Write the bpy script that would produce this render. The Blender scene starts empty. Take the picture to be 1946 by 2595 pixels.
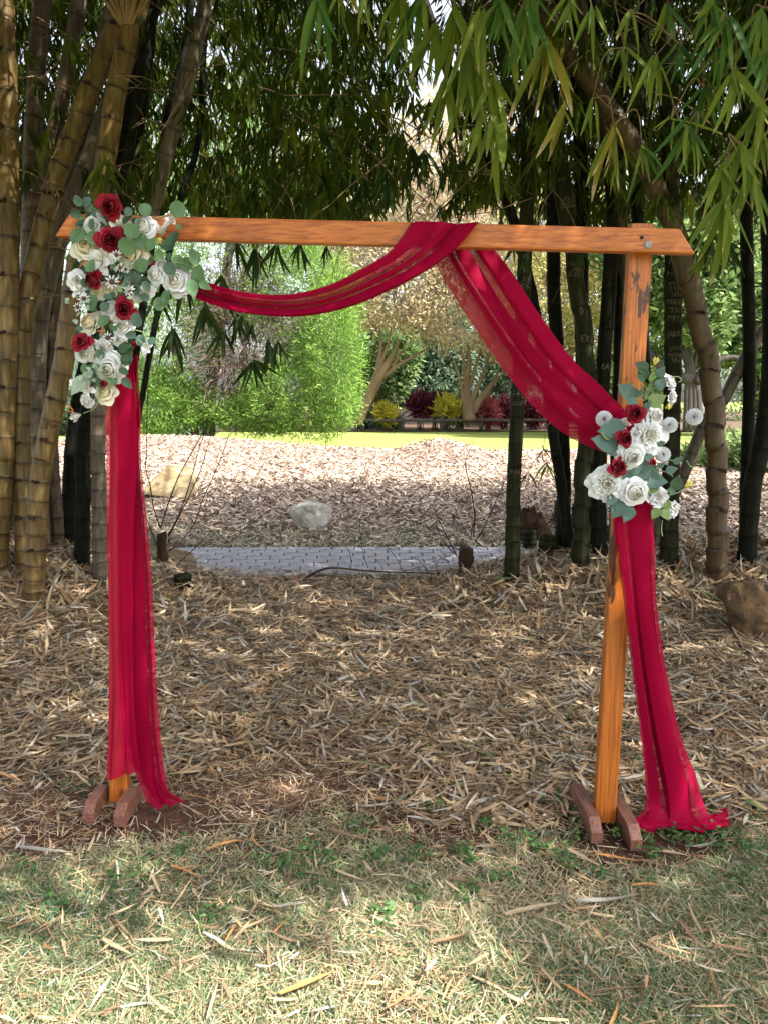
import bpy, bmesh, math, random
import numpy as np
from mathutils import Vector, Matrix, Euler, noise as mnoise
R = math.radians
random.seed(7); rng = np.random.default_rng(11)
sc = bpy.context.scene
COL = sc.collection

# ------------------------------------------------------------------ camera, sky, sun, exposure
F, CX, CY, CAMH, TH = 1949.0, 973.0, 1297.5, 1.6, R(8.25)
cd = bpy.data.cameras.new("camera"); cam = bpy.data.objects.new("camera", cd); COL.objects.link(cam)
cd.sensor_fit = 'VERTICAL'; cd.sensor_height = 24.0; cd.lens = 24.0 * F / 2595.0
cd.clip_start = 0.05; cd.clip_end = 2000
cam.location = (0, 0, CAMH); cam.rotation_euler = (R(90) - TH, 0, 0)
sc.camera = cam
SUN = Vector((0.52, -0.30, 0.80)).normalized()
w = bpy.data.worlds.new("World"); sc.world = w; w.use_nodes = True
nt = w.node_tree; nt.nodes.clear()
sky = nt.nodes.new("ShaderNodeTexSky"); sky.sky_type = 'NISHITA'; sky.sun_disc = False
sky.sun_elevation = math.asin(SUN.z); sky.sun_rotation = math.atan2(SUN.x, SUN.y)
sky.air_density = 1.0; sky.dust_density = 4.0; sky.ozone_density = 1.0
bg = nt.nodes.new("ShaderNodeBackground"); bg.inputs[1].default_value = 0.13
wo = nt.nodes.new("ShaderNodeOutputWorld")
hs = nt.nodes.new('ShaderNodeHueSaturation'); hs.inputs['Saturation'].default_value = 0.42; hs.inputs['Value'].default_value = 1.12
nt.links.new(sky.outputs[0], hs.inputs['Color']); nt.links.new(hs.outputs[0], bg.inputs[0]); nt.links.new(bg.outputs[0], wo.inputs[0])
sl = bpy.data.lights.new("sun", 'SUN'); sl.energy = 4.6; sl.angle = R(0.5); sl.color = (1, 0.95, 0.87)
so = bpy.data.objects.new("sun", sl); COL.objects.link(so); so.location = (20, -10, 30)
so.rotation_euler = SUN.to_track_quat('Z', 'Y').to_euler()
sc.view_settings.view_transform = 'Standard'; sc.view_settings.look = 'None'
sc.view_settings.exposure = 1.85; sc.view_settings.gamma = 1.0
sc.view_settings.use_curve_mapping = False
sc.render.engine = 'CYCLES'
sc.cycles.use_denoising = True
sc.cycles.max_bounces = 8; sc.cycles.transparent_max_bounces = 24
sc.cycles.diffuse_bounces = 5; sc.cycles.glossy_bounces = 2

# ------------------------------------------------------------------ pixel (1946x2595) to place
def ray(u, v):
    x = (u - CX) / F; y = (CY - v) / F
    return Vector((x, math.cos(TH) + y * math.sin(TH), -math.sin(TH) + y * math.cos(TH)))
def P(u, v, Y):
    d = ray(u, v); t = Y / d.y
    return Vector((d.x * t, Y, CAMH + d.z * t))
def G(u, v, z=0.0):
    d = ray(u, v); t = (z - CAMH) / d.z
    return Vector((d.x * t, d.y * t, z))

# ------------------------------------------------------------------ terrain
def sst(a, b, x):
    t = np.clip((x - a) / (b - a), 0, 1); return t * t * (3 - 2 * t)
def H(x, y):
    x = np.asarray(x, float); y = np.asarray(y, float)
    h = 0.44 * np.exp(-((x + 3.45) / 1.45) ** 4 - ((y - 6.3) / 1.35) ** 2)
    h += 0.36 * np.exp(-((x - 2.65) / 1.7) ** 4 - ((y - 6.35) / 0.95) ** 2)
    h += 0.26 * sst(8.4, 12.5, y) * (1 - sst(20.5, 24, y))
    h += 0.45 * np.exp(-((x - 1.25) / 1.1) ** 2 - ((y - 17.5) / 1.3) ** 2)
    h += 0.10 * np.exp(-((x + 4.5) / 2.5) ** 2 - ((y - 17) / 3) ** 2)
    h += 0.40 * np.exp(-((x + 6.5) / 4.2) ** 2 - ((y - 21.0) / 2.2) ** 2)
    return h
def Hn(x, y):
    return float(H(x, y))
def ground_at(u, v):
    """point where the view ray meets the terrain"""
    d = ray(u, v); t = 1.0
    while t < 60:
        p = Vector((d.x * t, d.y * t, CAMH + d.z * t))
        if p.z <= Hn(p.x, p.y): break
        t += 0.02
    return Vector((p.x, p.y, Hn(p.x, p.y)))

# ------------------------------------------------------------------ tagging and linking
def tag(o, label=None, cat=None, group=None, kind=None):
    if label: o['label'] = label
    if cat: o['category'] = cat
    if group: o['group'] = group
    if kind: o['kind'] = kind
    return o
def thing(name, loc, label, cat, group=None):
    o = bpy.data.objects.new(name, None); COL.objects.link(o); o.location = loc
    o.empty_display_size = 0.1
    return tag(o, label, cat, group)
def rootloc(o):
    while o is not None and o.parent is not None: o = o.parent
    return Vector(o.location) if o is not None else Vector((0, 0, 0))
def np_mesh(name, verts, faces, shift=None):
    """faces: (n,3) or (n,4) array, or a list of index lists"""
    verts = np.asarray(verts, np.float32).reshape(-1, 3)
    if shift is not None: verts = verts - np.array(shift, np.float32)
    me = bpy.data.meshes.new(name)
    if isinstance(faces, np.ndarray):
        nf, k = faces.shape
        me.vertices.add(len(verts)); me.vertices.foreach_set("co", verts.ravel())
        me.loops.add(nf * k); me.loops.foreach_set("vertex_index", faces.astype(np.int32).ravel())
        me.polygons.add(nf); me.polygons.foreach_set("loop_start", np.arange(0, nf * k, k, dtype=np.int32))
        me.update(calc_edges=True)
    else:
        me.from_pydata([tuple(map(float, v)) for v in verts], [], [tuple(f) for f in faces]); me.update()
    return me
def link(name, me, mat=None, parent=None, smooth=False):
    o = bpy.data.objects.new(name, me); COL.objects.link(o)
    if mat is not None and len(me.materials) == 0: me.materials.append(mat)
    if parent is not None: o.parent = parent
    if smooth: me.polygons.foreach_set("use_smooth", [True] * len(me.polygons))
    return o
def fattr(me, name, vals, domain='FACE'):
    a = me.attributes.new(name, 'FLOAT', domain); a.data.foreach_set("value", np.asarray(vals, np.float32))
class MB:
    """collects shapes for ONE mesh"""
    def __init__(s): s.v = []; s.f = []; s.n = 0; s.a = []
    def add(s, v, f, a=None):
        v = np.asarray(v, float).reshape(-1, 3)
        s.v.append(v); s.f += [[i + s.n for i in q] for q in f]; s.n += len(v)
        s.a.append(np.full(len(v), 0.0) if a is None else np.asarray(a, float))
    def tube(s, pts, rad, sides=8, cap=True, attr=None):
        v, f = tube(pts, rad, sides, cap); s.add(v, f, attr)
    def build(s, name, mat, parent=None, smooth=True, attr=None):
        v = np.concatenate(s.v)
        me = np_mesh(name, v, s.f, rootloc(parent) if parent is not None else None)
        if attr: fattr(me, attr, np.concatenate(s.a), 'POINT')
        return link(name, me, mat, parent, smooth)
def tube(pts, rad, sides=8, cap=True):
    pts = [Vector(p) for p in pts]; n = len(pts)
    if not hasattr(rad, '__len__'): rad = [rad] * n
    V = []; up = Vector((0.13, 0.97, 0.2)).normalized()
    for i, p in enumerate(pts):
        t = (pts[min(i + 1, n - 1)] - pts[max(i - 1, 0)])
        t = t.normalized() if t.length > 1e-9 else Vector((0, 0, 1))
        a = t.cross(up)
        if a.length < 1e-3: a = t.cross(Vector((1, 0, 0)))
        a.normalize(); b = t.cross(a).normalized()
        for k in range(sides):
            an = 2 * math.pi * k / sides
            V.append(p + (a * math.cos(an) + b * math.sin(an)) * rad[i])
    Fs = []
    for i in range(n - 1):
        for k in range(sides):
            k2 = (k + 1) % sides
            Fs.append([i * sides + k, i * sides + k2, (i + 1) * sides + k2, (i + 1) * sides + k])
    if cap:
        Fs.append(list(range(sides))[::-1]); Fs.append([(n - 1) * sides + k for k in range(sides)])
    return [tuple(v) for v in V], Fs
def catmull(pts, per=8):
    A = [np.array(p, float) for p in pts]
    if len(A) < 3:
        return [A[0] + (A[-1] - A[0]) * t for t in np.linspace(0, 1, per + 1)]
    A = [2 * A[0] - A[1]] + A + [2 * A[-1] - A[-2]]; out = []
    for i in range(1, len(A) - 2):
        for k in range(per):
            t = k / per; a, b, c, d = A[i - 1], A[i], A[i + 1], A[i + 2]
            out.append(0.5 * ((2 * b) + (-a + c) * t + (2 * a - 5 * b + 4 * c - d) * t * t + (-a + 3 * b - 3 * c + d) * t ** 3))
    out.append(A[-2]); return out

# ------------------------------------------------------------------ materials
def newmat(name):
    m = bpy.data.materials.new(name); m.use_nodes = True; m.node_tree.nodes.clear()
    return m, m.node_tree
def nd(t, typ, **kw):
    n = t.nodes.new(typ)
    for k, v in kw.items(): setattr(n, k, v)
    return n
def ramp(t, cols, pos=None, interp='LINEAR'):
    r = nd(t, 'ShaderNodeValToRGB'); r.color_ramp.interpolation = interp
    e = r.color_ramp.elements
    while len(e) < len(cols): e.new(0.5)
    for i, c in enumerate(cols):
        e[i].position = pos[i] if pos else i / (len(cols) - 1)
        e[i].color = (c[0], c[1], c[2], 1)
    return r
def mix(t, a, b, fac, blend='MIX'):
    m = nd(t, 'ShaderNodeMix', data_type='RGBA', blend_type=blend)
    for s, val in ((0, fac), (6, a), (7, b)):
        if hasattr(val, 'is_linked') or hasattr(val, 'links'): t.links.new(val, m.inputs[s])
        elif isinstance(val, (int, float)): m.inputs[s].default_value = val
        else: m.inputs[s].default_value = (val[0], val[1], val[2], 1)
    return m.outputs[2]
def mth(t, op, a, b=None, clamp=False):
    m = nd(t, 'ShaderNodeMath', operation=op, use_clamp=clamp)
    for i, val in enumerate((a, b)):
        if val is None: continue
        if isinstance(val, (int, float)): m.inputs[i].default_value = val
        else: t.links.new(val, m.inputs[i])
    return m.outputs[0]
def coords(t, scale=(1, 1, 1), kind='Object', rot=(0, 0, 0)):
    tc = nd(t, 'ShaderNodeTexCoord'); mp = nd(t, 'ShaderNodeMapping')
    mp.inputs['Scale'].default_value = scale; mp.inputs['Rotation'].default_value = rot
    t.links.new(tc.outputs[kind], mp.inputs[0]); return mp.outputs[0]
def noise(t, vec, scale=5, detail=4, rough=0.55):
    n = nd(t, 'ShaderNodeTexNoise'); n.inputs['Scale'].default_value = scale
    n.inputs['Detail'].default_value = detail; n.inputs['Roughness'].default_value = rough
    if vec is not None: t.links.new(vec, n.inputs['Vector'])
    return n.outputs[0]
def finish(t, col, rough=0.6, bump=None, bstr=0.3, trans=0.0, tcol=None, spec=0.35, bdist=0.01, opac=None):
    p = nd(t, 'ShaderNodeBsdfPrincipled'); o = nd(t, 'ShaderNodeOutputMaterial')
    if isinstance(col, tuple): p.inputs['Base Color'].default_value = (*col, 1)
    else: t.links.new(col, p.inputs['Base Color'])
    if isinstance(rough, (int, float)): p.inputs['Roughness'].default_value = rough
    else: t.links.new(rough, p.inputs['Roughness'])
    p.inputs['Specular IOR Level'].default_value = spec
    bo = None
    if bump is not None:
        b = nd(t, 'ShaderNodeBump'); b.inputs['Strength'].default_value = bstr; b.inputs['Distance'].default_value = bdist
        t.links.new(bump, b.inputs['Height']); t.links.new(b.outputs[0], p.inputs['Normal']); bo = b
    out = p.outputs[0]
    if trans > 0:
        tr = nd(t, 'ShaderNodeBsdfTranslucent'); ms = nd(t, 'ShaderNodeMixShader'); ms.inputs[0].default_value = trans
        c = tcol if tcol is not None else col
        if isinstance(c, tuple): tr.inputs[0].default_value = (*c, 1)
        else: t.links.new(c, tr.inputs[0])
        t.links.new(out, ms.inputs[1]); t.links.new(tr.outputs[0], ms.inputs[2]); out = ms.outputs[0]
    if opac is not None:
        ts = nd(t, 'ShaderNodeBsdfTransparent'); ms = nd(t, 'ShaderNodeMixShader')
        t.links.new(opac, ms.inputs[0]); t.links.new(ts.outputs[0], ms.inputs[1]); t.links.new(out, ms.inputs[2]); out = ms.outputs[0]
    t.links.new(out, o.inputs[0]); return p
def attr_mat(name, cols, pos=None, rough=0.6, trans=0.0, nscale=0, namt=0.3, spec=0.3, attr='rnd'):
    m, t = newmat(name)
    a = nd(t, 'ShaderNodeAttribute', attribute_name=attr)
    r = ramp(t, cols, pos); t.links.new(a.outputs['Fac'], r.inputs[0]); c = r.outputs[0]
    if nscale:
        nn = noise(t, coords(t), nscale, 3)
        c = mix(t, c, (0.35, 0.32, 0.28), mth(t, 'MULTIPLY', nn, namt), 'MULTIPLY')
    finish(t, c, rough, trans=trans, spec=spec); return m
def noise_mat(name, cols, scale=5, stretch=(1, 1, 1), rough=0.7, bump=0.3, detail=6, pos=None, bdist=0.01, spec=0.3, trans=0):
    m, t = newmat(name); v = coords(t, stretch); n = noise(t, v, scale, detail, 0.62)
    r = ramp(t, cols, pos); t.links.new(n, r.inputs[0])
    finish(t, r.outputs[0], rough, bump=n if bump else None, bstr=bump, bdist=bdist, spec=spec, trans=trans); return m

# ---- ground materials
def mat_soil():
    m, t = newmat("soil_and_thatch")
    n1 = noise(t, coords(t), 3.0, 5); n2 = noise(t, coords(t), 60, 4, 0.7); n3 = noise(t, coords(t), 1.1, 3)
    soil = ramp(t, [(0.035, 0.016, 0.012), (0.09, 0.045, 0.032), (0.15, 0.09, 0.06)]); t.links.new(n2, soil.inputs[0])
    th = ramp(t, [(0.08, 0.075, 0.045), (0.20, 0.18, 0.11), (0.36, 0.31, 0.21)]); t.links.new(n2, th.inputs[0])
    sep = nd(t, 'ShaderNodeSeparateXYZ'); tc = nd(t, 'ShaderNodeTexCoord'); t.links.new(tc.outputs['Object'], sep.inputs[0])
    f = mth(t, 'SUBTRACT', 2.5, sep.outputs[1]); f = mth(t, 'ADD', f, mth(t, 'MULTIPLY', mth(t, 'SUBTRACT', n3, 0.5), 1.6)); f = mth(t, 'MULTIPLY', f, 3, True)
    c = mix(t, soil.outputs[0], th.outputs[0], f)
    g = nd(t, 'ShaderNodeMapRange'); g.inputs[1].default_value = 2.95; g.inputs[2].default_value = 3.7; t.links.new(mth(t, 'ADD', sep.outputs[1], mth(t, 'MULTIPLY', n3, .4)), g.inputs[0])
    lt = ramp(t, [(0.05, 0.03, 0.02), (0.16, 0.105, 0.06), (0.30, 0.21, 0.13)], [.35, .5, .68]); t.links.new(noise(t, coords(t, (1, 2.2, 1)), 38, 5, .7), lt.inputs[0]); c = mix(t, c, lt.outputs[0], g.outputs[0])
    finish(t, c, 0.95, bump=n2, bstr=0.8, bdist=0.02, spec=0.1); return m
def mat_mulch():
    m, t = newmat("bark_mulch")
    n2 = noise(t, coords(t), 45, 4, 0.75); n3 = noise(t, coords(t), 0.8, 3)
    r = ramp(t, [(0.06, 0.035, 0.03), (0.2, 0.13, 0.10), (0.42, 0.31, 0.25)], [0.3, 0.5, 0.7]); t.links.new(n2, r.inputs[0])
    c = mix(t, r.outputs[0], (0.75, 0.62, 0.6), mth(t, 'MULTIPLY', n3, 0.5), 'MULTIPLY')
    finish(t, c, 0.9, bump=n2, bstr=1.0, bdist=0.03, spec=0.1); return m
def mat_lawn():
    m, t = newmat("mown_lawn")
    n2 = noise(t, coords(t), 9, 5, 0.7); n3 = noise(t, coords(t), 0.25, 3)
    r = ramp(t, [(0.07, 0.13, 0.02), (0.15, 0.22, 0.045), (0.26, 0.30, 0.09)], [0.3, 0.5, 0.72]); t.links.new(n2, r.inputs[0])
    c = mix(t, r.outputs[0], (0.30, 0.27, 0.10), mth(t, 'MULTIPLY', n3, 0.55))
    finish(t, c, 0.9, bump=n2, bstr=0.6, bdist=0.03, spec=0.1); return m
M = {}
M['soil'] = mat_soil(); M['mulch'] = mat_mulch(); M['lawn'] = mat_lawn()
M['paver'] = noise_mat("grey_paver", [(0.18, 0.18, 0.20), (0.32, 0.31, 0.335), (0.43, 0.405, 0.41)], 14, rough=0.75, bump=0.4, bdist=0.004)
M['joint'] = noise_mat("joint_sand", [(0.02, 0.018, 0.02), (0.06, 0.05, 0.05)], 60, rough=1, bump=0)
M['litter'] = attr_mat("dry_bamboo_leaf", [(0.12, 0.08, 0.05), (0.27, 0.185, 0.11), (0.48, 0.35, 0.21), (0.40, 0.285, 0.17), (0.58, 0.45, 0.285), (0.40, 0.21, 0.09), (0.64, 0.55, 0.41), (0.50, 0.48, 0.45), (0.17, 0.20, 0.07)],
                     [0, .18, .36, .50, .66, .76, .86, .96, .99], rough=0.65, trans=0.12, nscale=25, namt=0.6)
M['chip'] = attr_mat("mulch_chip", [(0.06, 0.042, 0.035), (0.16, 0.115, 0.09), (0.35, 0.28, 0.215), (0.50, 0.42, 0.33), (0.34, 0.20, 0.13), (0.68, 0.61, 0.52)], [0, .15, .4, .65, .8, 1], rough=0.8)
M['grass'] = attr_mat("lawn_blade", [(0.075, 0.12, 0.06), (0.15, 0.205, 0.10), (0.25, 0.30, 0.145), (0.38, 0.37, 0.22), (0.54, 0.47, 0.31), (0.66, 0.58, 0.43)], [0, .25, .48, .6, .75, 1], rough=0.6, trans=0.25)
M['weed'] = attr_mat("weed_leaf", [(0.025, 0.07, 0.02), (0.05, 0.125, 0.035), (0.10, 0.19, 0.05)], rough=0.5, trans=0.25)
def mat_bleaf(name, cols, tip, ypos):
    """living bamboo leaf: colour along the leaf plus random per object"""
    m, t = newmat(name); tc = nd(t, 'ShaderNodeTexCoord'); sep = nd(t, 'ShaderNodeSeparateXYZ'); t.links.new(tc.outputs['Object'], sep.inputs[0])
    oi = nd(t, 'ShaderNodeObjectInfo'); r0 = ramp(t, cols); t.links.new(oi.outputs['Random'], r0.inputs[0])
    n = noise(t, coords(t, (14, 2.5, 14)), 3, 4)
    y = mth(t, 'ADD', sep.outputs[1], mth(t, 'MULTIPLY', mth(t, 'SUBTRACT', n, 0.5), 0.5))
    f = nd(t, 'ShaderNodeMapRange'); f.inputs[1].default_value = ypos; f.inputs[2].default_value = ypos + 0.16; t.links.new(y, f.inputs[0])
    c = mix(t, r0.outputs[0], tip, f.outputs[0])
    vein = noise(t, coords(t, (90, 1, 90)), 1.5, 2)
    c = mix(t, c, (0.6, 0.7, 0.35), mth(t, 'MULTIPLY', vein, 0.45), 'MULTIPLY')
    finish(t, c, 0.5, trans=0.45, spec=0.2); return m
M['bl_green'] = mat_bleaf("bamboo_leaf_green", [(0.035, 0.10, 0.02), (0.07, 0.155, 0.025), (0.115, 0.20, 0.035)], (0.42, 0.34, 0.2), 0.96)
M['bl_lime'] = mat_bleaf("bamboo_leaf_lime", [(0.10, 0.17, 0.02), (0.18, 0.235, 0.025), (0.15, 0.215, 0.04)], (0.5, 0.40, 0.24), 0.85)
M['bl_yellow'] = mat_bleaf("bamboo_leaf_yellowing", [(0.20, 0.20, 0.025), (0.28, 0.23, 0.03), (0.14, 0.17, 0.03)], (0.55, 0.40, 0.25), 0.72)
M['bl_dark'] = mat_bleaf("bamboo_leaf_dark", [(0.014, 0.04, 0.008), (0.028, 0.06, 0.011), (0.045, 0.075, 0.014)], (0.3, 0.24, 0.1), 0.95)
M['canopy'] = attr_mat("canopy_leaf", [(0.016, 0.029, 0.003), (0.036, 0.064, 0.006), (0.08, 0.118, 0.010), (0.17, 0.19, 0.016), (0.22, 0.16, 0.025)], [0, .45, .75, .93, 1], rough=0.6, trans=0.48, spec=0.15)
M['twig'] = noise_mat("brown_twig", [(0.06, 0.035, 0.02), (0.17, 0.11, 0.06), (0.3, 0.21, 0.12)], 12, rough=0.8)
M['darktwig'] = noise_mat("dark_twig", [(0.02, 0.012, 0.01), (0.06, 0.035, 0.025)], 12, rough=0.8)
def mat_culm(name, c0, c1, c2, ringcol, patch=None, pamt=0.0, rough=0.45, spec=0.4):
    m, t = newmat(name)
    v = coords(t); n = noise(t, coords(t, (9, 9, 0.9)), 4, 5, 0.6); n2 = noise(t, v, 7, 4, 0.65); nb = noise(t, coords(t, (40, 40, 3)), 3, 3)
    r = ramp(t, [c0, c1, c2], [0.3, 0.5, 0.72]); t.links.new(n, r.inputs[0]); c = r.outputs[0]
    if patch:
        pr = ramp(t, [(0, 0, 0), (1, 1, 1)], [0.56, 0.66]); t.links.new(n2, pr.inputs[0])
        c = mix(t, c, patch, mth(t, 'MULTIPLY', pr.outputs[0], pamt))
    a = nd(t, 'ShaderNodeAttribute', attribute_name='ring')
    f = mth(t, 'MULTIPLY', a.outputs['Fac'], mth(t, 'MULTIPLY', n2, 1.7), True)
    c = mix(t, c, ringcol, f)
    finish(t, c, rough, bump=nb, bstr=0.15, bdist=0.004, spec=spec); return m
M['culm_tan'] = mat_culm("bamboo_culm_tan", (0.050, 0.030, 0.010), (0.125, 0.076, 0.022), (0.21, 0.14, 0.050), (0.02, 0.011, 0.006), (0.12, 0.10, 0.045), 0.6)
M['culm_brown'] = mat_culm("bamboo_culm_brown", (0.035, 0.02, 0.012), (0.075, 0.048, 0.026), (0.13, 0.09, 0.05), (0.015, 0.009, 0.006), (0.24, 0.22, 0.18), 0.5)
M['culm_grey'] = mat_culm("bamboo_culm_grey", (0.045, 0.032, 0.022), (0.095, 0.075, 0.05), (0.16, 0.135, 0.10), (0.02, 0.013, 0.01), (0.1, 0.06, 0.04), 0.7)
M['culm_dark'] = mat_culm("bamboo_culm_dark", (0.004, 0.0045, 0.0035), (0.008, 0.009, 0.006), (0.018, 0.019, 0.011), (0.004, 0.005, 0.003), (0.03, 0.03, 0.02), 0.3, rough=0.65, spec=0.1)
M['culm_olive'] = mat_culm("bamboo_culm_olive", (0.009, 0.010, 0.005), (0.018, 0.019, 0.008), (0.036, 0.036, 0.016), (0.008, 0.008, 0.004), (0.05, 0.048, 0.025), 0.2, rough=0.65, spec=0.1)
M['culm_amber'] = mat_culm("bamboo_culm_amber", (0.035, 0.020, 0.008), (0.068, 0.040, 0.015), (0.115, 0.072, 0.029), (0.02, 0.01, 0.006), (0.08, 0.06, 0.02), 0.5)
M['culm_tan2'] = noise_mat('dry_branch_tan', [(0.14, 0.085, 0.035), (0.33, 0.23, 0.11)], 9, rough=.6, bump=.2)
M['carve'] = noise_mat("scratched_bamboo_skin", [(0.07, 0.062, 0.04), (0.17, 0.145, 0.095)], 80, rough=0.8, bump=0)
M['carve2'] = noise_mat("old_scratch", [(0.03, 0.018, 0.01), (0.06, 0.036, 0.02)], 80, rough=0.8, bump=0)
def mat_wood(name, axis, cols, scorch=None):
    m, t = newmat(name); st = [60, 60, 60]; st[axis] = 1.6
    v = coords(t, tuple(st)); g = noise(t, v, 2.2, 5, 0.65); big = noise(t, coords(t), 3, 2)
    r = ramp(t, cols, [0.28, 0.5, 0.7]); t.links.new(g, r.inputs[0]); c = r.outputs[0]
    c = mix(t, c, (0.72, 0.6, 0.5), mth(t, 'MULTIPLY', big, 0.7), 'MULTIPLY')
    sk = [9, 9, 9]; sk[axis] = 4.2
    vo = nd(t, 'ShaderNodeTexVoronoi'); vo.inputs['Scale'].default_value = 1.0; t.links.new(coords(t, tuple(sk)), vo.inputs['Vector'])
    kr = ramp(t, [(1, 1, 1), (0, 0, 0)], [0.05, 0.13]); t.links.new(vo.outputs['Distance'], kr.inputs[0])
    c = mix(t, c, (0.10, 0.03, 0.008), mth(t, 'MULTIPLY', kr.outputs[0], 0.85))
    if scorch:
        a = nd(t, 'ShaderNodeAttribute', attribute_name='scorch')
        sn = noise(t, coords(t, (16, 16, 5)), 1.6, 6, 0.6)
        s = mth(t, 'ADD', a.outputs['Fac'], mth(t, 'MULTIPLY', mth(t, 'SUBTRACT', sn, 0.5), 3.4))
        sr = ramp(t, [(0, 0, 0), (1, 1, 1)], [0.86, 0.95]); t.links.new(s, sr.inputs[0])
        c = mix(t, c, (0.035, 0.014, 0.008), mth(t, 'MULTIPLY', sr.outputs[0], 0.9))
    finish(t, c, 0.42, bump=g, bstr=0.12, bdist=0.004, spec=0.45); return m
OR = [(0.17, 0.042, 0.006), (0.42, 0.122, 0.016), (0.54, 0.19, 0.034)]
M['wood_x'] = mat_wood("orange_stained_beam", 0, OR); M['wood_z'] = mat_wood("orange_stained_post", 2, OR, True)
M['wood_foot'] = mat_wood("red_brown_timber", 1, [(0.10, 0.04, 0.03), (0.20, 0.09, 0.065), (0.30, 0.16, 0.12)])
M['bolt'] = noise_mat("galvanised_steel", [(0.16, 0.18, 0.19), (0.3, 0.32, 0.34)], 40, rough=0.45, bump=0.1)
M['hole'] = noise_mat("dark_hole", [(0.01, 0.006, 0.004), (0.03, 0.015, 0.01)], 40, rough=1, bump=0)
def mat_chiffon():
    m, t = newmat("crimson_chiffon")
    geo = nd(t, 'ShaderNodeNewGeometry'); dot = nd(t, 'ShaderNodeVectorMath', operation='DOT_PRODUCT')
    t.links.new(geo.outputs['Normal'], dot.inputs[0]); t.links.new(geo.outputs['Incoming'], dot.inputs[1])
    cz = mth(t, 'MAXIMUM', mth(t, 'ABSOLUTE', dot.outputs['Value']), 0.10)
    wv = noise(t, coords(t), 520, 2); op = mth(t, 'SUBTRACT', 1.0, mth(t, 'POWER', 0.22, mth(t, 'DIVIDE', 1.0, cz)))
    op = mth(t, 'ADD', op, mth(t, 'MULTIPLY', mth(t, 'SUBTRACT', wv, 0.5), 0.12), True)
    n = noise(t, coords(t), 6, 3); c = mix(t, (0.33, 0.0, 0.032), (0.44, 0.001, 0.048), n)
    finish(t, c, 0.75, trans=0.42, spec=0.12, opac=op); return m
M['chiffon'] = mat_chiffon()
def mat_petal(name, c0, c1, trans=0.22, rough=0.7):
    m, t = newmat(name); a = nd(t, 'ShaderNodeAttribute', attribute_name='rad')
    r = ramp(t, [c0, c1], [0.1, 0.7]); t.links.new(a.outputs['Fac'], r.inputs[0])
    finish(t, r.outputs[0], rough, trans=trans, spec=0.2); return m
M['p_white'] = mat_petal("white_silk_petal", (0.66, 0.64, 0.56), (0.70, 0.72, 0.76))
M['p_cream'] = mat_petal("cream_silk_petal", (0.64, 0.57, 0.32), (0.70, 0.67, 0.55))
M['p_red'] = mat_petal("dark_red_silk_petal", (0.06, 0.001, 0.004), (0.19, 0.001, 0.012), 0.12, 0.55)
M['p_yellow'] = mat_petal("yellow_bud_petal", (0.75, 0.70, 0.04), (0.78, 0.76, 0.45))
M['center'] = noise_mat("dark_flower_eye", [(0.04, 0.015, 0.01), (0.12, 0.05, 0.03)], 60)
M['e_grey'] = noise_mat("grey_green_leaf", [(0.05, 0.095, 0.065), (0.09, 0.15, 0.11)], 9, rough=0.6, bump=0.1, trans=0.15)
M['e_sage'] = noise_mat("sage_leaf", [(0.07, 0.15, 0.065), (0.125, 0.215, 0.11)], 9, rough=0.6, bump=0.1, trans=0.15)
M['e_dark'] = noise_mat("dark_green_leaf", [(0.025, 0.06, 0.03), (0.05, 0.10, 0.055)], 9, rough=0.5, bump=0.1, trans=0.1)
M['e_teal'] = noise_mat("blue_green_leaf", [(0.055, 0.10, 0.085), (0.10, 0.17, 0.145)], 9, rough=0.6, bump=0.1, trans=0.12)
M['e_pale'] = noise_mat("pale_frosted_leaf", [(0.24, 0.33, 0.24), (0.36, 0.44, 0.35)], 9, rough=0.7, bump=0.1, trans=0.2)
M['e_lime'] = noise_mat("light_green_leaf", [(0.13, 0.20, 0.065), (0.22, 0.30, 0.12)], 9, rough=0.6, bump=0.1, trans=0.2)
M['rust'] = noise_mat("rust_berry_twig", [(0.28, 0.08, 0.03), (0.42, 0.16, 0.07)], 20)
M['stem'] = noise_mat("flower_stem", [(0.12, 0.20, 0.08), (0.24, 0.32, 0.15)], 20)
M['rock_tan'] = noise_mat("sandstone", [(0.20, 0.14, 0.07), (0.45, 0.35, 0.20), (0.62, 0.52, 0.36)], 3, rough=0.9, bump=0.7, bdist=0.05, pos=[.25, .5, .75])
M['rock_grey'] = noise_mat("pale_grey_rock", [(0.16, 0.15, 0.10), (0.46, 0.44, 0.39), (0.66, 0.64, 0.60)], 5, rough=0.9, bump=0.7, bdist=0.04, pos=[.3, .45, .7])
M['rock_brown'] = noise_mat("brown_rock", [(0.03, 0.02, 0.013), (0.10, 0.06, 0.03), (0.26, 0.17, 0.07)], 7, rough=0.9, bump=0.8, bdist=0.03, pos=[.3, .5, .75])
M['bark_pale'] = noise_mat("pale_smooth_bark", [(0.06, 0.038, 0.02), (0.17, 0.11, 0.065), (0.32, 0.245, 0.17)], 1.6, (1, 1, .35), rough=0.8, bump=0.4, bdist=0.04)
M['bark_dark'] = noise_mat("dark_bark", [(0.03, 0.025, 0.025), (0.09, 0.075, 0.07), (0.18, 0.16, 0.15)], 2.5, (1, 1, .3), rough=0.9, bump=0.6, bdist=0.05)
M['bark_black'] = noise_mat("black_brown_bark", [(0.012, 0.01, 0.01), (0.045, 0.038, 0.036), (0.10, 0.09, 0.085)], 2.5, (1, 1, .3), rough=0.95, bump=0.8, bdist=0.08)
M['bark_grey'] = noise_mat("grey_palm_bark", [(0.22, 0.21, 0.20), (0.38, 0.37, 0.37), (0.5, 0.5, 0.52)], 2.5, (1, 1, 6), rough=0.9, bump=0.5, bdist=0.03)
M['fencewood'] = noise_mat("weathered_fence", [(0.035, 0.028, 0.024), (0.09, 0.075, 0.065)], 6, rough=0.9)
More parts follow.
